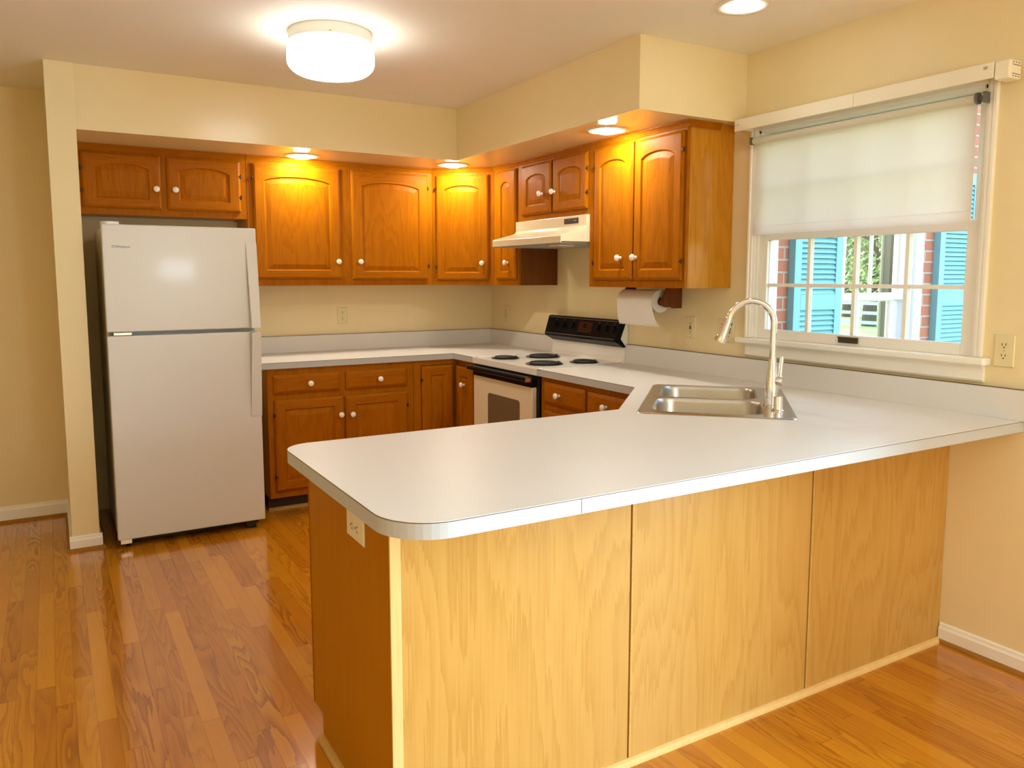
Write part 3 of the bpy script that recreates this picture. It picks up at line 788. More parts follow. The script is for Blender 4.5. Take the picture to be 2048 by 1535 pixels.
# ------------------------------------------------------------------ sink, faucet, soap dispenser
def sink():
    t = thing('kitchen_sink', 'stainless steel double-bowl sink set diagonally into the corner of the counter', 'sink', (-0.59, -2.97, ZC))
    S, T = 0.808, 0.571
    def rr(s0, s1, t0, t1, r, seg=7):
        return rounded([(s0, t0), (s1, t0), (s1, t1), (s0, t1)], [r] * 4, seg)
    def up(p, z): return (*sk(p[0], p[1]), z)
    outer = rr(0, S, 0, T, 0.035)
    bowls = [rr(0.045, 0.385, 0.050, 0.462, 0.075), rr(0.418, 0.765, 0.050, 0.455, 0.075)]
    rim = MB(WORLD)
    rim.loops([[up(p, ZC + 0.0002) for p in outer], [up(p, ZC + 0.003) for p in rr(0.003, S - 0.003, 0.003, T - 0.003, 0.033)], [up(p, ZC + 0.0048) for p in rr(0.012, S - 0.012, 0.012, T - 0.012, 0.026)]], False, False)
    top = rr(0.012, S - 0.012, 0.012, T - 0.012, 0.026)
    fl = [top] + bowls; flat = [p for l in fl for p in l]
    tr = tessellate_polygon([[Vector((p[0], p[1], 0)) for p in l] for l in fl])
    rim.add([up(p, ZC + 0.0048) for p in flat], [tuple(x) for x in tr])
    rim.build('deck', 'steel', t)
    for (s0, s1, t0, t1) in ((0.045, 0.385, 0.050, 0.462), (0.418, 0.765, 0.050, 0.455)):
        lp = []
        for ins, z, r in ((0, 0.0048, 0.075), (0.003, 0.000, 0.073), (0.006, -0.012, 0.071), (0.012, -0.150, 0.066), (0.022, -0.172, 0.058), (0.045, -0.182, 0.040)):
            lp.append([up(p, ZC + z) for p in rr(s0 + ins, s1 - ins, t0 + ins, t1 - ins, r)])
        b = MB(WORLD).loops(lp, False, True).build('bowl', 'steel_bowl', t, smooth=True)
        cx, cy = sk((s0 + s1) / 2, (t0 + t1) / 2)
        MB(WORLD).lathe([(0.042, 0), (0.040, 0.003), (0.028, 0.002), (0.026, -0.002)], (cx, cy, ZC - 0.1815), (0, 0, 1), 24).build('drain', 'chrome', b, smooth=True)
    for s in (0.52, 0.64):
        MB(WORLD).lathe([(0.018, 0), (0.018, 0.002), (0.012, 0.004), (0.001, 0.0045)], (*sk(s, 0.51), ZC + 0.0048), (0, 0, 1), 18).build('hole_cover', 'steel', t, smooth=True)
sink()

FB = Vector((*sk(0.285, 0.495), ZC + 0.005))
def faucet():
    t = thing('faucet', 'tall chrome gooseneck faucet with pull-down spray head at the sink', 'faucet', tuple(FB))
    D = Vector((-ST.x, -ST.y, 0)); Hh = Vector((0.42, -0.91, 0)).normalized()
    z = FB.z
    def at(d, h): return FB + D * d + Vector((0, 0, h - z))
    MB(WORLD).lathe([(0.031, 0.0), (0.031, 0.004), (0.027, 0.008), (0.0255, 0.03), (0.0255, 0.075), (0.022, 0.115), (0.0165, 0.16), (0.0135, 0.186)], tuple(FB), (0, 0, 1), 28).build('body', 'chrome', t, smooth=True)
    R = 0.084; zc = 1.240
    pts = [at(0, 1.100), at(0, 1.16), at(0, 1.22)]
    for i in range(19):
        a = math.radians(168) * i / 18
        pts.append(at(R - R * math.cos(a), zc + R * math.sin(a)))
    MB(WORLD).tube(pts, 0.0125, 18).build('spout', 'chrome', t, smooth=True)
    e = pts[-1]; dirn = (pts[-1] - pts[-2]).normalized(); dirn = (dirn + D * 0.05).normalized()
    hd = MB(WORLD).lathe([(0.0135, 0.0), (0.0142, 0.004), (0.016, 0.02), (0.0215, 0.072), (0.0240, 0.092), (0.0225, 0.100), (0.012, 0.101)], tuple(e), tuple(dirn), 26).build('spray_head', 'chrome', t, smooth=True)
    side = Vector((0.75, -0.45, 0)).normalized(); side = (side - dirn * side.dot(dirn)).normalized()
    bt = MB(WORLD).lathe([(0.0055, 0), (0.0055, 0.004)], tuple(e + dirn * 0.022 + side * 0.0145), tuple(side), 14)
    bt.lathe([(0.006, 0), (0.006, 0.004)], tuple(e + dirn * 0.042 + side * 0.0165), tuple(side), 14).lathe([(0.006, 0), (0.006, 0.004)], tuple(e + dirn * 0.054 + side * 0.018), tuple(side), 14)
    bt.build('spray_button', 'rubber', hd)
    # handle hub on the side towards the room, lever rising from it
    hub = FB + Vector((0, 0, 0.098))
    hb = MB(WORLD).lathe([(0.0175, 0.0), (0.0185, 0.018), (0.0185, 0.034), (0.016, 0.041), (0.001, 0.044)], tuple(hub), tuple(Hh), 24).build('handle', 'chrome', t, smooth=True)
    p0 = hub + Hh * 0.030
    rgt = Vector((0.62, 0.30, 0)).normalized()
    lv = [p0 + Vector((0, 0, 0.004)), p0 + rgt * 0.006 + Vector((0, 0, 0.035)), p0 + rgt * 0.014 + Vector((0, 0, 0.065)), p0 + rgt * 0.019 + Vector((0, 0, 0.092))]
    MB(WORLD).tube(lv, [0.0095, 0.0085, 0.008, 0.0085], 14).build('lever', 'chrome', hb, smooth=True)
faucet()

sd = Vector((*sk(0.165, 0.512), ZC + 0.0048))
o = MB(WORLD).lathe([(0.024, 0.0), (0.024, 0.003), (0.019, 0.006), (0.0175, 0.010), (0.0175, 0.050), (0.016, 0.055), (0.001, 0.056)], tuple(sd), (0, 0, 1), 26).build('air_gap_cap', 'chrome', smooth=True)
tag(o, 'short chrome air gap cap on the sink deck in front of the faucet', 'air gap cap')

# ------------------------------------------------------------------ refrigerator
def fridge():
    t = thing('refrigerator', 'white top-freezer refrigerator standing in the alcove by the stub wall', 'refrigerator', (-2.32, -0.45, 0))
    X0, X1, YF = -2.695, -1.944, -0.854
    MB(WORLD).box(X0 + 0.004, X1 - 0.004, -0.775, -0.09, 0.045, 1.668).build('body', 'fridge_side', t, bevel=0.004)
    MB(WORLD).box(X0 + 0.012, X1 - 0.012, -0.790, -0.776, 0.06, 1.66).build('gasket', 'gasket', t)
    fz = MB(WORLD).box(X0, X1, YF, -0.790, 1.136, 1.680).build('freezer_door', 'fridge_white', t, bevel=0.006)
    fr = MB(WORLD).box(X0, X1, YF, -0.790, 0.050, 1.117).build('door', 'fridge_white', t, bevel=0.006)
    def handle(par, z_far, z_near, sgn):
        # flat blade: flush with the door at z_far, standing proud at z_near by the gap between the doors
        x1 = X1 + 0.0; n = 10; ls = []
        for i in range(n + 1):
            k = i / n; zz = z_far + (z_near - z_far) * k
            pr = 0.004 + 0.044 * (k ** 0.8); th = 0.016
            xl = X1 - 0.058 + 0.010 * k
            ls.append([(xl, YF - pr, zz), (x1, YF - pr, zz), (x1, YF - max(0, pr - th), zz), (xl, YF - max(0, pr - th), zz)])
        b = MB(WORLD).loops(ls)
        zc0, zc1 = sorted((z_near, z_near - sgn * 0.03))
        b.box(X1 - 0.046, X1 - 0.002, YF - 0.034, YF + 0.001, zc0, zc1)
        b.build('handle', 'fridge_white', par, bevel=0.003)
    handle(fz, 1.600, 1.139, -1); handle(fr, 0.645, 1.113, 1)
    MB(WORLD).box(X0 + 0.03, X0 + 0.115, YF + 0.004, -0.80, 1.119, 1.134).build('middle_hinge', 'hinge_plate', t, bevel=0.002)
    hg = MB(WORLD).prism(rounded([(X0 + 0.002, -0.83), (X0 + 0.085, -0.815), (X0 + 0.085, -0.74), (X0 + 0.002, -0.70)], [0.03, 0.012, 0.01, 0.02], 6), 1.680, 1.696, 'z')
    hg.build('top_hinge_cover', 'fridge_white', t, bevel=0.003)
    ft = MB(WORLD).box(X0 + 0.012, X0 + 0.066, -0.840, -0.80, 0.024, 0.049).build('roller_foot', 'hinge_plate', t, bevel=0.002)
    MB(WORLD).lathe([(0.018, -0.012), (0.018, 0.012)], (X0 + 0.05, -0.79, 0.0185), (1, 0, 0), 18).build('roller', 'black_matte', ft)
    MB(WORLD).box(X1 - 0.10, X1 - 0.045, -0.82, -0.785, 0.002, 0.049).build('roller_foot', 'black_matte', t, bevel=0.003)
    MB(WORLD).box(X0 + 0.02, X1 - 0.02, -0.770, -0.75, 0.012, 0.048).build('grille', 'black_matte', t)
    MB(WORLD).box(X0 + 0.03, X1 - 0.03, -0.15, -0.11, 0.0, 0.046).build('rear_foot', 'black_matte', t)
    cu = bpy.data.curves.new('logo', 'FONT'); cu.body = 'Whirlpool'; cu.size = 0.0165; cu.extrude = 0.0004
    tmp = bpy.data.objects.new('logo_text', cu)
    me = bpy.data.meshes.new_from_object(tmp); bpy.data.objects.remove(tmp)
    M = WM[t.name].inverted() @ Matrix.Translation((-2.638, YF - 0.0006, 1.563)) @ Matrix.Rotation(math.pi / 2, 4, 'X')
    me.transform(M); me.materials.clear(); me.materials.append(MATS['bracket_grey'])
    lo = bpy.data.objects.new('logo', me); COL.objects.link(lo); lo.parent = fz; WM[lo.name] = WM[t.name].copy()
    # small oval swirl ahead of the lettering
    sw = MB(WORLD).tube([(-2.646 + 0.006 * math.cos(a), YF - 0.0006, 1.569 + 0.0055 * math.sin(a)) for a in [i * 0.5 for i in range(12)]], 0.0008, 6)
    sw.build('emblem', 'bracket_grey', fz)
fridge()

# ------------------------------------------------------------------ electric range
def rng():
    t = thing('electric_range', 'white and black electric coil range set between the counters', 'range', (-0.33, -1.285, 0))
    Y0, Y1 = -1.6665, -0.9055
    MB(WORLD).box(-0.600, -0.012, Y0 + 0.012, Y1 - 0.012, 0.03, 0.872).build('body', 'black_matte', t)
    MB(WORLD).box(-0.57, -0.05, Y0 + 0.05, Y1 - 0.05, 0.0, 0.03).build('foot', 'black_matte', t)
    # cooktop with raised side lips
    ct_ = MB(WORLD).box(-0.6405, -0.034, Y0, Y1, 0.874, 0.9135)
    ck = ct_.build('cooktop', 'white_enamel', t, bevel=0.002)
    MB(WORLD).box(-0.612, -0.095, Y1 - 0.028, Y1 - 0.022, 0.9135, 0.9175).build('raised_lip', 'white_enamel', ck)
    MB(WORLD).box(-0.612, -0.046, Y0 + 0.004, Y0 + 0.010, 0.9135, 0.9175).build('raised_lip', 'white_enamel', ck)
    MB(WORLD).box(-0.6, -0.095, Y1 - 0.0205, Y1 - 0.0185, 0.9135, 0.9142).build('seam_line', 'laminate_seam', ck)
    MB(WORLD).box(-0.60, -0.046, Y0, Y0 + 0.0025, 0.9135, 0.9142).build('seam_line', 'laminate_seam', ck)
    for (x, y, r) in ((-0.508, -1.095, 0.078), (-0.255, -1.135, 0.100), (-0.474, -1.488, 0.100), (-0.219, -1.530, 0.078)):
        b = MB(WORLD).lathe([(r + 0.010, 0.0), (r + 0.010, 0.0035), (r + 0.004, 0.0045), (r, 0.003), (r - 0.02, 0.001), (0.01, 0.0005)], (x, y, 0.9135), (0, 0, 1), 40).build('burner', 'drip_pan', t, smooth=True)
        pts = []
        turns = 4 if r > 0.09 else 3
        for i in range(turns * 28 + 1):
            a = 2 * math.pi * i / 28; rr_ = 0.018 + (r - 0.024) * i / (turns * 28)
            pts.append((x + rr_ * math.cos(a), y + rr_ * math.sin(a), 0.9215))
        MB(WORLD).tube(pts, 0.0062, 8).build('coil', 'coil', b, smooth=True)
    # backguard
    pr = [(-0.003, 0.905), (-0.003, 1.140), (-0.021, 1.140), (-0.056, 1.053), (-0.0155, 1.005), (-0.030, 1.001), (-0.034, 0.935), (-0.044, 0.9142), (-0.044, 0.905)]
    MB(WORLD).prism(pr, Y0, Y1, 'y').build('backguard', 'white_enamel', t)
    pk = [(-0.024, 1.163), (-0.052, 1.166), (-0.062, 1.160), (-0.097, 1.046), (-0.092, 1.034), (-0.031, 1.0015), (-0.0160, 1.0055), (-0.0575, 1.053), (-0.022, 1.141)]
    cp = MB(WORLD).prism(pk, Y0 - 0.0005, Y1 + 0.0005, 'y').build('control_panel', 'black_gloss', t, bevel=0.003)
    # face of the panel: frame in which v runs up the slope
    A = Vector((-0.0975, 0, 1.046)); B = Vector((-0.0625, 0, 1.160)); up = (B - A).normalized(); nn = Vector((-up.z, 0, up.x))
    def onp(y, k, off=0.0): p = A + (B - A) * k + nn * off; return (p.x, y, p.z)
    kb = lambda y, k, r=0.021: MB(WORLD).lathe([(r, 0), (r * 0.95, 0.010), (r * 0.8, 0.016), (0.001, 0.0165)], onp(y, k), tuple(nn), 22)
    for y, k in ((-1.015, 0.56), (-1.105, 0.56), (-1.205, 0.58), (-1.475, 0.56), (-1.555, 0.56), (-1.625, 0.56)):
        kn = kb(y, k).build('control_knob', 'black_gloss', cp, smooth=True)
        q = MB(WORLD).box(-0.0008, 0.0008, -0.0015, 0.0015, -0.004, 0.004)
        p = onp(y, k + 0.27, 0.0004)
        MB(WORLD).lathe([(0.0022, 0), (0.0022, 0.0004)], p, tuple(nn), 8).build('pointer_mark', 'panel_mark', kn)
    dsp = MB(WORLD).add([onp(-1.270, 0.25, 0.0008), onp(-1.415, 0.25, 0.0008), onp(-1.415, 0.82, 0.0008), onp(-1.270, 0.82, 0.0008)], [(0, 1, 2, 3)])
    d_ = MB(WORLD)
    d_.v = [Vector(onp(y, k, o)) for o in (0.0002, 0.0012) for y, k in ((-1.270, 0.25), (-1.415, 0.25), (-1.415, 0.82), (-1.270, 0.82))]
    d_.f = [[0, 1, 2, 3], [4, 5, 6, 7], [0, 1, 5, 4], [1, 2, 6, 5], [2, 3, 7, 6], [3, 0, 4, 7]]; d_.mi = [0] * 6
    dd = d_.build('clock_display', 'panel_amber', cp)
    MB(WORLD).lathe([(0.016, 0), (0.016, 0.0012), (0.013, 0.0014)], onp(-1.335, 0.60, 0.0012), tuple(nn), 20).build('clock_dial', 'panel_mark' if False else 'black_gloss', dd)
    for k in (0.955, 0.045):
        a, b = onp(-0.92, k, 0.001), onp(-1.65, k, 0.001)
        MB(WORLD).tube([a, b], 0.0012, 6).build('trim_line', 'screw', cp)
    # oven front
    MB(WORLD).box(-0.622, -0.600, Y0 + 0.004, Y1 - 0.004, 0.20, 0.872).build('front_frame', 'black_matte', t)
    dr = MB(WORLD).box(-0.655, -0.624, Y0 + 0.022, Y1 - 0.042, 0.205, 0.806).build('oven_door', 'oven_white', t, bevel=0.004)
    win = rounded([(-1.512, 0.490), (-1.136, 0.490), (-1.136, 0.715), (-1.512, 0.715)], [0.022] * 4, 6)
    MB(WORLD).prism(win, -0.6565, -0.6545, 'x').build('oven_window', 'oven_glass', dr)
    hd = MB(WORLD).box(-0.660, -0.624, Y0 + 0.022, Y1 - 0.042, 0.806, 0.852)
    h_ = hd.build('door_top_trim', 'black_gloss', dr, bevel=0.002)
    hn = MB(WORLD).prism([(-0.662, 0.836), (-0.690, 0.838), (-0.700, 0.846), (-0.700, 0.860), (-0.692, 0.866), (-0.662, 0.866)], Y0 + 0.022, Y1 - 0.042, 'y')
    hn.build('handle', 'black_gloss', dr, bevel=0.003)
    MB(WORLD).box(-0.7005, -0.664, Y0 + 0.018, Y0 + 0.0215, 0.838, 0.868).box(-0.703, -0.664, Y1 - 0.0415, Y1 - 0.038, 0.842, 0.868).build('handle_cap', 'chrome', dr)
    MB(WORLD).box(-0.650, -0.602, Y0 + 0.012, Y1 - 0.012, 0.045, 0.196).build('storage_drawer', 'oven_white', t, bevel=0.004)
rng()

# ------------------------------------------------------------------ range hood
def hood():
    t = thing('range_hood', 'almond under-cabinet range hood with a flared front lip above the range', 'range hood', (-0.25, -1.3, 1.61))
    Y0, Y1 = -1.688, -0.915
    p = [(-0.002, 1.606), (-0.002, 1.7645), (-0.327, 1.7645), (-0.327, 1.705), (-0.334, 1.694), (-0.348, 1.686), (-0.492, 1.648), (-0.500, 1.642), (-0.500, 1.604), (-0.494, 1.604), (-0.494, 1.612), (-0.02, 1.612)]
    p = [(-0.002, 1.612), (-0.002, 1.7645), (-0.327, 1.7645), (-0.327, 1.705), (-0.334, 1.694), (-0.348, 1.686), (-0.492, 1.648), (-0.500, 1.642), (-0.500, 1.604), (-0.493, 1.604), (-0.493, 1.612)]
    MB(WORLD).prism(p, Y0, Y1, 'y').build('shell', 'almond', t, bevel=0.002)
    sw = MB(WORLD).box(-0.3285, -0.3265, -1.610, -1.468, 1.720, 1.751).build('switch_panel', 'black_matte', t)
    MB(WORLD).box(-0.3315, -0.328, -1.592, -1.568, 1.731, 1.739).build('rocker_switch', 'bracket_grey', sw, bevel=0.001)
    MB(WORLD).box(-0.485, -0.02, Y0 + 0.02, Y1 - 0.02, 1.600, 1.6115).build('filter', 'gasket', t)
    MB(WORLD).box(-0.47, -0.36, -1.62, -1.52, 1.588, 1.600).build('light_lens', 'almond', t, bevel=0.004)
hood()

# ------------------------------------------------------------------ paper towel
def towel():
    h = thing('paper_towel_holder', 'dark walnut paper towel holder fixed under the wall cabinet', 'towel holder', (-0.14, -1.97, ZU))
    ax, az = -0.150, 1.288
    def arm(y0, y1, hub_dir, hy):
        pl = [(-0.050, 1.3615), (-0.050, 1.252), (-0.105, 1.252), (-0.130, 1.262)]
        for i in range(9):
            a = math.radians(-60 - i * 20); pl.append((ax + 0.03 * math.cos(a), az + 0.03 * math.sin(a)))
        pl += [(-0.165, 1.33), (-0.15, 1.3615)]
        b = MB(WORLD).prism(pl, y0, y1, 'y')
        b.lathe([(0.030, 0), (0.027, 0.006), (0.021, 0.010), (0.017, 0.022), (0.017, 0.345)], (ax, hy, az), (0, hub_dir, 0), 22)
        b.build('arm', 'walnut', h, smooth=False, bevel=0.002)
    arm(-2.172, -2.152, 1, -2.152)
    MB(WORLD).prism([(-0.055, 1.3615), (-0.055, 1.262), (-0.10, 1.262), (-0.17, 1.275), (-0.17, 1.30), (-0.12, 1.3615)], -1.802, -1.788, 'y').build('arm', 'walnut', h, bevel=0.002)
    r = thing('paper_towel_roll', 'white paper towel roll with its loose sheet hanging down', 'paper towels', (ax, -1.97, az - 0.06))
    Y0, Y1 = -2.116, -1.826
    L = []
    for rad in (0.060,): pass
    m_ = MB(WORLD)
    seg = 40
    ring = lambda rd, y: [(ax + rd * math.cos(2 * math.pi * i / seg), y, az + rd * math.sin(2 * math.pi * i / seg)) for i in range(seg)]
    m_.loops([ring(0.021, Y0), ring(0.060, Y0), ring(0.060, Y1), ring(0.021, Y1), ring(0.021, Y0)], False, False)
    m_.build('roll', 'paper', r, smooth=True)
    m_ = MB(WORLD).loops([ring(0.0205, Y0 + 0.001), ring(0.0205, Y1 - 0.001)], False, False).build('core', 'cardboard', r, smooth=True)
    # loose sheet: leaves the roll at the front and hangs, curling slightly outwards
    ls = []
    prof = []
    for i in range(12):
        a = math.radians(70 + i * 10); prof.append((ax + 0.0612 * math.cos(a), az + 0.0612 * math.sin(a)))
    prof += [(ax - 0.0615, az - 0.02), (ax - 0.060, az - 0.05), (ax - 0.056, az - 0.085), (ax - 0.050, az - 0.110), (ax - 0.042, az - 0.130)]
    for dy, th in ((Y0 - 0.001, 0), (Y1 + 0.001, 0)):
        pass
    sh = MB(WORLD); n = len(prof); vs = []; fs = []
    for k, (x, z) in enumerate(prof):
        fl = max(0.0, (k - 12) / 4.0)
        vs.append((x + 0.02 * fl * fl, Y0 - 0.001 - 0.022 * fl, z - 0.004 * fl)); vs.append((x, Y1 + 0.001, z))
        vs.append((x + 0.0008 + 0.02 * fl * fl, Y0 - 0.001 - 0.022 * fl, z - 0.004 * fl - 0.0004)); vs.append((x + 0.0008, Y1 + 0.001, z - 0.0004))
    for k in range(n - 1):
        a = 4 * k; b = a + 4
        fs += [(a, a + 1, b + 1, b), (a + 2, b + 2, b + 3, a + 3), (a, b, b + 2, a + 2), (a + 1, a + 3, b + 3, b + 1)]
    fs += [(0, 2, 3, 1), (4 * n - 4, 4 * n - 3, 4 * n - 1, 4 * n - 2)]
    sh.add(vs, fs); sh.build('loose_sheet', 'paper', r, smooth=True)
towel()

# ------------------------------------------------------------------ outlets and switch
def plate(m, name, label, cat, u, z, v=0.0, w=0.071, h=0.116, kind='duplex', mat='ivory_plate', group=None, rot=False):
    """wall plate in the frame m (front towards -v) centred on (u, z)"""
    o = m @ Vector((u, v, z))
    t = thing(name, label, cat, tuple(o), 0, group)
    R = m @ Matrix.Translation((u, v, z))
    if rot: R = R @ Matrix.Rotation(math.pi / 2, 4, 'Y')
    def rect(i, y): return [(-w / 2 + i, y, -h / 2 + i), (w / 2 - i, y, -h / 2 + i), (w / 2 - i, y, h / 2 - i), (-w / 2 + i, y, h / 2 - i)]
    p = MB(R).loops([rect(0, -0.0005), rect(0, -0.003), rect(0.003, -0.006)]).build('cover_plate', mat, t)
    sc = MB(R)
    if kind == 'duplex':
        for zz in (0.0195, -0.0195):
            oc = [(0.0165 * math.cos(a), 0.0142 * math.sin(a) * 1.0) for a in [math.radians(22.5 + 45 * i) for i in range(8)]]
            r_ = MB(R).prism([(x, zz + y_) for x, y_ in oc], -0.0078, -0.0055, 'y').build('receptacle', mat, t)
            s_ = MB(R).box(-0.0075, -0.0050, -0.0082, -0.0076, zz - 0.001, zz + 0.008).box(0.0050, 0.0075, -0.0082, -0.0076, zz - 0.001, zz + 0.008)
            s_.lathe([(0.0028, 0), (0.0028, 0.0005)], (0, -0.0077, zz - 0.007), (0, -1, 0), 10)
            s_.build('slot', 'slot', r_)
        sc.lathe([(0.003, 0), (0.003, 0.001)], (0, -0.006, 0), (0, -1, 0), 10)
    elif kind == 'gfci':
        r_ = MB(R).box(-0.0165, 0.0165, -0.0078, -0.0055, -0.0335, 0.0335).build('receptacle', mat, t, bevel=0.001)
        s_ = MB(R)
        for zz in (0.021, -0.021):
            s_.box(-0.0075, -0.0050, -0.0083, -0.0077, zz - 0.001, zz + 0.007).box(0.0050, 0.0075, -0.0083, -0.0077, zz - 0.001, zz + 0.007)
            s_.lathe([(0.0028, 0), (0.0028, 0.0006)], (0, -0.0077, zz - 0.007), (0, -1, 0), 10)
        s_.build('slot', 'slot', r_)
        MB(R).box(-0.0075, 0.0075, -0.0095, -0.0077, 0.001, 0.007).build('test_button', 'slot', r_)
        MB(R).box(-0.0075, 0.0075, -0.0095, -0.0077, -0.008, -0.002).build('reset_button', 'slot', r_)
        for zz in (0.0485, -0.0485): sc.lathe([(0.003, 0), (0.003, 0.001)], (0, -0.006, zz), (0, -1, 0), 10)
    else:
        for uu in (-0.023, 0.023):
            b = MB(R).box(uu - 0.0055, uu + 0.0055, -0.0075, -0.0055, -0.012, 0.012)
            b.prism([(-0.006, 0.002), (-0.019, 0.011), (-0.019, 0.006), (-0.006, -0.007)], uu - 0.0045, uu + 0.0045, 'x')
            b.build('toggle', mat, t)
            for zz in (0.030, -0.030): sc.lathe([(0.003, 0), (0.003, 0.001)], (uu, -0.006, zz), (0, -1, 0), 10)
    sc.build('screw', 'screw' if kind != 'switch' else 'slot', p)
    return t
plate(BACK, 'wall_outlet', 'ivory duplex outlet on the back wall nearest the refrigerator', 'outlet', -1.187, 1.150, group='wall outlets')
plate(RIGHT, 'wall_outlet', 'ivory duplex outlet in the corner left of the range, seen edge-on', 'outlet', 0.231, 1.146, group='wall outlets')
plate(RIGHT, 'wall_outlet', 'ivory safety outlet with two dark buttons below the paper towels', 'outlet', 2.193, 1.150, kind='gfci', group='wall outlets')
plate(RIGHT, 'light_switch', 'ivory double light switch plate behind the faucet spray head', 'switch', 2.441, 1.149, w=0.115, kind='switch')
plate(RIGHT, 'wall_outlet', 'ivory duplex outlet on the wall just past the window casing', 'outlet', 3.786, 1.154, mat='ivory_plate', group='wall outlets')
plate(frame((XE, 0, 0), -math.pi / 2), 'wall_outlet', 'cream sideways outlet on the oak end of the peninsula', 'outlet', 3.388, 0.771, h=0.128, w=0.071, mat='cream_plate', group='wall outlets', rot=True)

# ------------------------------------------------------------------ light fittings
def ceiling_light():
    cx, cy = -1.822, -1.855
    t = thing('ceiling_light', 'round flush ceiling light with a glowing drum glass in mid ceiling', 'ceiling light', (cx, cy, H))
    MB(WORLD).lathe([(0.176, 0.0), (0.178, 0.010), (0.178, 0.046), (0.174, 0.050), (0.05, 0.050)], (cx, cy, H - 0.0005), (0, 0, -1), 56).build('base_ring', 'lamp_base', t, smooth=True)
    prof = [(0.172, 0.0), (0.181, 0.008), (0.186, 0.030), (0.187, 0.072)]
    for i in range(1, 9):
        a = math.pi / 2 * i / 8
        prof.append((0.187 - 0.075 + 0.075 * math.cos(a), 0.072 + 0.056 * math.sin(a)))
    prof += [(0.06, 0.1305), (0.001, 0.131)]
    MB(WORLD).lathe(prof, (cx, cy, H - 0.0505), (0, 0, -1), 56).build('glass_drum', 'dome_glass', t, smooth=True)
    s = (Vector((CAM.x, CAM.y, 0)) - Vector((cx, cy, 0))).normalized()
    p = Vector((cx, cy, H - 0.043)) + s * 0.178
    MB(WORLD).lathe([(0.0045, 0), (0.0045, 0.006), (0.003, 0.008)], tuple(p - s * 0.001), tuple(s), 10).build('set_screw', 'brass', t)
ceiling_light()

def can(x, y, z, label, glow='bulb_glow'):
    t = thing('recessed_light', label, 'recessed light', (x, y, z), 0, 'recessed lights')
    MB(WORLD).lathe([(0.108, 0.0), (0.109, 0.003), (0.103, 0.006), (0.080, 0.004), (0.068, 0.001), (0.066, 0.0002)], (x, y, z - 0.0004), (0, 0, -1), 44).build('trim_ring', 'trim_ring', t, smooth=True)
    MB(WORLD).lathe([(0.052, 0.0005), (0.053, 0.005), (0.050, 0.010), (0.040, 0.015), (0.022, 0.0185), (0.001, 0.020)], (x, y, z - 0.0006), (0, 0, -1), 36).build('bulb', glow, t, smooth=True)
can(-1.562, -0.440, ZS, 'lit recessed light in the back soffit nearer the refrigerator')
can(-0.600, -0.560, ZS, 'lit recessed light in the soffit at the inside corner')
can(-0.470, -2.055, ZS, 'lit recessed light in the soffit beside the window-side cabinet')
can(-0.540, -3.008, H, 'lit recessed light in the ceiling above the sink', 'daylight_bulb_glow')

# ------------------------------------------------------------------ dining lamp behind the camera (the photo shows its reflection on the refrigerator)
def pendant():
    x, y, z0, z1 = -1.60, -6.60, 1.39, 1.62
    t = thing('pendant_lamp', 'drum shade pendant lamp hanging over the dining area behind the viewpoint', 'pendant lamp', (x, y, H))
    MB(WORLD).lathe([(0.205, z0), (0.185, z1)], (x, y, 0), (0, 0, 1), 40, cap=False).build('lamp_shade', 'shade_glow', t, smooth=True)
    MB(WORLD).lathe([(0.0, 0.0), (0.055, 0.0), (0.060, 0.02), (0.02, 0.03)], (x, y, H - 0.031), (0, 0, 1), 24).build('canopy', 'brass', t, smooth=True)
    MB(WORLD).tube([(x, y, z0 + 0.1), (x, y, H - 0.03)], 0.005, 8).build('rod', 'brass', t)
    for a in range(3):
        q = a * 2.0944
        MB(WORLD).tube([(x, y, z1 - 0.01), (x + 0.186 * math.cos(q), y + 0.186 * math.sin(q), z1 - 0.01)], 0.003, 6).build('shade_spoke', 'brass', t)
pendant()

# ------------------------------------------------------------------ glazed sliding door in the right wall (behind the camera)
def side_door():
    r = sroot('door_1', (0.06, (DY0 + DY1) / 2, 0))
    f = MB(WORLD).box(0.02, 0.14, DY0, DY0 + 0.06, 0, 2.15).box(0.02, 0.14, DY1 - 0.06, DY1, 0, 2.15).box(0.02, 0.14, DY0 + 0.06, DY1 - 0.06, 2.09, 2.15).box(0.02, 0.14, DY0 + 0.06, DY1 - 0.06, -0.02, 0.05)
    ym = (DY0 + DY1) / 2
    f.box(0.04, 0.11, ym - 0.045, ym + 0.045, 0.05, 2.09)
    f.build('frame', 'trim_paint', r)
    MB(WORLD).box(0.072, 0.078, DY0 + 0.06, ym - 0.045, 0.05, 2.09).build('glass', 'window_glass', r)
    MB(WORLD).box(0.072, 0.078, ym + 0.045, DY1 - 0.06, 0.05, 2.09).build('glass', 'window_glass', r)
    c = MB(WORLD).box(-0.018, 0, DY0 - 0.06, DY0, 0, 2.21).box(-0.018, 0, DY1, DY1 + 0.06, 0, 2.21).box(-0.018, 0, DY0, DY1, 2.15, 2.21)
    c.build('casing', 'trim_paint', r)
side_door()

# ------------------------------------------------------------------ outside the kitchen window
YW = -2.45
wg = MB(WORLD).prism([(0.15, -0.45), (3.4, -0.45), (3.4, 3.0), (0.15, 3.0)], YW, YW + 0.12, 'y', holes=[[(0.80, 0.62), (1.575, 0.62), (1.575, 2.05), (0.80, 2.05)]])
struct('wall_exterior', wg, 'brick')
kx = MB(WORLD).box(0.131, 0.15, YW, -2.56, -0.45, 3.0).box(0.131, 0.15, -5.0, -3.72, -0.45, 3.0).box(0.131, 0.15, -3.72, -2.56, -0.45, 1.04).box(0.131, 0.15, -3.72, -2.56, 2.17, 3.0)
struct('wall_exterior_kitchen', kx, 'brick')

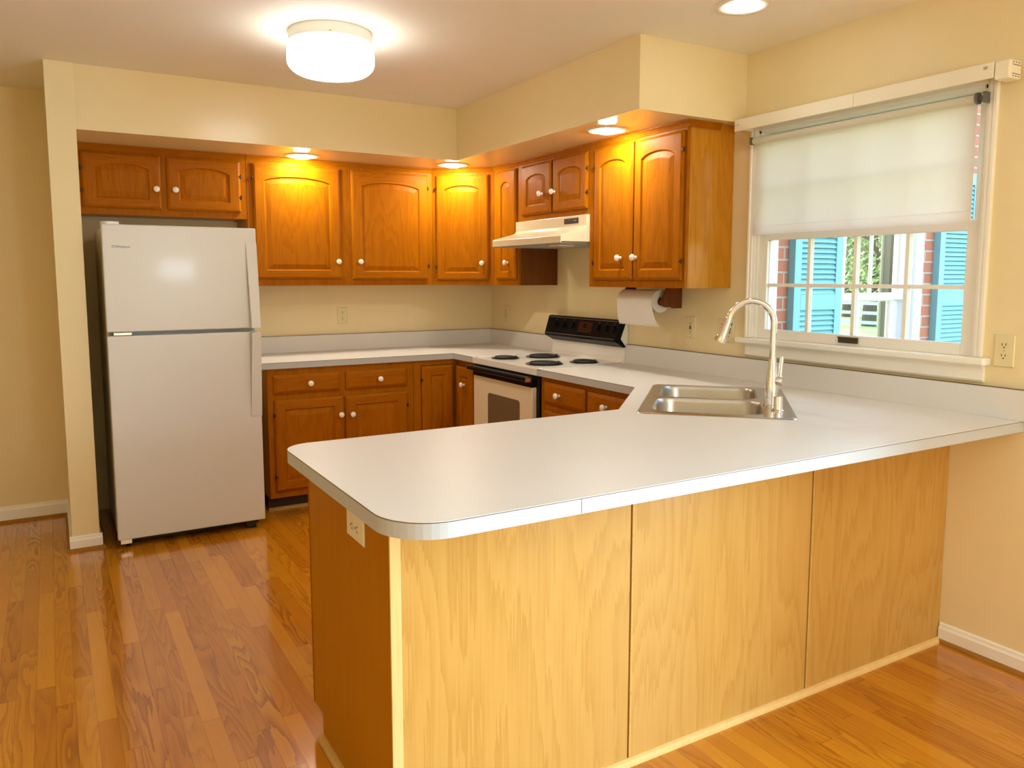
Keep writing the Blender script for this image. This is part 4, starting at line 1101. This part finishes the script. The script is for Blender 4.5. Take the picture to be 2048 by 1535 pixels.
def window_2():
    r = sroot('window_2', (1.19, YW, 0.62))
    f = MB(WORLD)
    f.box(0.755, 0.815, YW - 0.03, YW + 0.08, 0.60, 2.07).box(1.50, 1.575, YW - 0.03, YW + 0.08, 0.60, 2.07).box(1.44, 1.50, YW - 0.012, YW + 0.08, 0.60, 2.07)
    f.box(0.755, 1.575, YW - 0.03, YW + 0.08, 2.0, 2.07).box(0.755, 1.575, YW - 0.05, YW + 0.08, 0.58, 0.64)
    f.build('frame', 'vinyl_white', r, bevel=0.003)
    def sash(name, y0, z0, z1, cols, x1):
        s = MB(WORLD).box(0.815, 0.835, y0, y0 + 0.03, z0, z1).box(x1, 1.44, y0, y0 + 0.03, z0, z1).box(0.835, x1, y0, y0 + 0.03, z0, z0 + 0.04).box(0.835, x1, y0, y0 + 0.03, z1 - 0.04, z1).build(name, 'vinyl_white', r)
        m_ = MB(WORLD)
        for x in cols: m_.box(x - 0.009, x + 0.009, y0 + 0.008, y0 + 0.022, z0 + 0.04, z1 - 0.04)
        m_.build('muntin', 'vinyl_white', s)
        MB(WORLD).box(0.835, x1, y0 + 0.013, y0 + 0.017, z0 + 0.04, z1 - 0.04).build('glass', 'window_glass', s)
    sash('upper_sash', YW + 0.002, 1.285, 1.99, (0.90, 1.14), 1.400)
    sash('lower_sash', YW + 0.036, 0.65, 1.315, (0.86, 1.09), 1.370)
window_2()

def curtain():
    t = thing('curtain', 'drab green curtain hanging inside the brick wing window', 'curtain', (1.41, YW + 0.2, 2.2))
    n = 14; pts = [(1.525 + 0.20 * i / n, YW + 0.20 + 0.018 * math.sin(i * 1.7)) for i in range(n + 1)]
    MB(WORLD).prism(pts + [(x, y + 0.012) for x, y in reversed(pts)], 0.50, 2.2, 'z').build('panel', 'curtain', t, smooth=True)
    MB(WORLD).tube([(0.7, YW + 0.205, 2.205), (1.78, YW + 0.205, 2.205)], 0.012, 10).box(1.76, 1.79, YW + 0.1205, YW + 0.22, 2.19, 2.22).box(0.69, 0.72, YW + 0.1205, YW + 0.22, 2.19, 2.22).build('rod', 'brass', t)
curtain()

def shutter(x0, x1, label):
    t = thing('shutter', label, 'shutter', ((x0 + x1) / 2, YW, 0.60), 0, 'shutters on the brick wing')
    yf, yb = YW - 0.045, YW - 0.0005; z0, z1 = 0.60, 2.05
    f = MB(WORLD).box(x0, x0 + 0.052, yf, yb, z0, z1).box(x1 - 0.052, x1, yf, yb, z0, z1)
    for a, b in ((z0, z0 + 0.09), (1.240, 1.324), (z1 - 0.07, z1)): f.box(x0 + 0.052, x1 - 0.052, yf, yb, a, b)
    f.build('frame', 'teal_paint', t, bevel=0.002)
    for a, b in ((z0 + 0.09, 1.240), (1.324, z1 - 0.07)):
        l = MB(WORLD); n_ = int(round((b - a) / 0.0272)); st_ = (b - a) / n_
        for i in range(n_):
            zz = a + st_ * i
            l.prism([(yf + 0.003, zz + 0.001), (yf + 0.003, zz + 0.005), (yf + 0.016, zz + st_ * 0.97), (yf + 0.022, zz + st_ * 0.97)], x0 + 0.052, x1 - 0.052, 'x')
        l.build('louvre', 'teal_paint', t)
shutter(0.430, 0.812, 'teal louvred shutter against the brick, nearer the kitchen window')
shutter(1.712, 2.094, 'teal louvred shutter at the far side of the brick wing window')

lawn = MB(WORLD).box(0.15, 70, -30, 60, -0.50, -0.45)
o = struct('lawn', lawn, 'lawn_grass')
o = struct('road', MB(WORLD).prism([(12.5, -30), (15.5, -30), (15.5, 60), (12.5, 60)], -0.449, -0.44, 'z'), 'asphalt')

def fence():
    t = thing('rail_fence', 'grey rail fence across the lawn seen through the wing window', 'fence', (19.0, 12.0, -0.45))
    for i in range(12):
        MB(WORLD).box(18.93, 19.07, 4 + i * 2.2 - 0.07, 4 + i * 2.2 + 0.07, -0.45, 0.75).build('post', 'fence_wood', t)
    for z in (-0.05, 0.25, 0.55):
        MB(WORLD).box(18.98, 19.02, 4, 28.2, z, z + 0.10).build('rail', 'fence_wood', t)
fence()

def tree(x, y, hgt, rad, seed, label):
    rnd = random.Random(seed)
    t = thing('tree', label, 'tree', (x, y, -0.45), 0, 'trees beyond the lawn')
    tr = MB(WORLD).tube([(x, y, -0.45), (x + 0.1, y, hgt * 0.35), (x - 0.1, y + 0.1, hgt * 0.7), (x, y, hgt * 0.9)], [0.28, 0.2, 0.12, 0.05], 10)
    for k in range(5):
        a = k * 1.3; zz = hgt * (0.3 + 0.1 * k)
        tr.tube([(x, y, zz), (x + rad * 0.6 * math.cos(a), y + rad * 0.6 * math.sin(a), zz + 1.0)], [0.09, 0.03], 7)
    tr.build('trunk', 'bark', t)
    lf = MB(WORLD); cl = []
    for k in range(26):
        a = rnd.uniform(0, 6.28); e = rnd.uniform(-0.9, 1.0); q = rnd.uniform(0.35, 0.95)
        cl.append(Vector((x + rad * q * math.cos(a) * math.sqrt(1 - e * e * 0.8), y + rad * q * math.sin(a) * math.sqrt(1 - e * e * 0.8), hgt * 0.55 + e * hgt * 0.45)))
    vs = []; fs = []
    for c_ in cl:
        for k in range(170):
            d = Vector((rnd.gauss(0, 1), rnd.gauss(0, 1), rnd.gauss(0, 0.8))) * rad * 0.20
            p = c_ + d; s = rnd.uniform(0.10, 0.20)
            u = Vector((rnd.uniform(-1, 1), rnd.uniform(-1, 1), rnd.uniform(-1, 1))).normalized(); v_ = u.orthogonal().normalized()
            i = len(vs)
            vs += [p - u * s, p + v_ * s * 0.5, p + u * s, p - v_ * s * 0.5]; fs.append((i, i + 1, i + 2, i + 3))
    lf.add(vs, fs); lf.build('foliage', 'leaves', t)
for i, (x, y, h_, r_, lb) in enumerate((
    (24.0, 13.6, 6.5, 2.2, 'smallest leafy tree just beyond the rail fence'),
    (29.5, 18.6, 8.0, 2.7, 'leafy tree standing between the small fence-side tree and the far tall one'),
    (39.0, 25.5, 10.0, 3.8, 'tallest leafy tree furthest from the fence'),
    (30.0, 12.6, 8.5, 2.6, 'leafy tree behind the small fence-side tree'))):
    tree(x, y, h_, r_, 11 + i, lb)
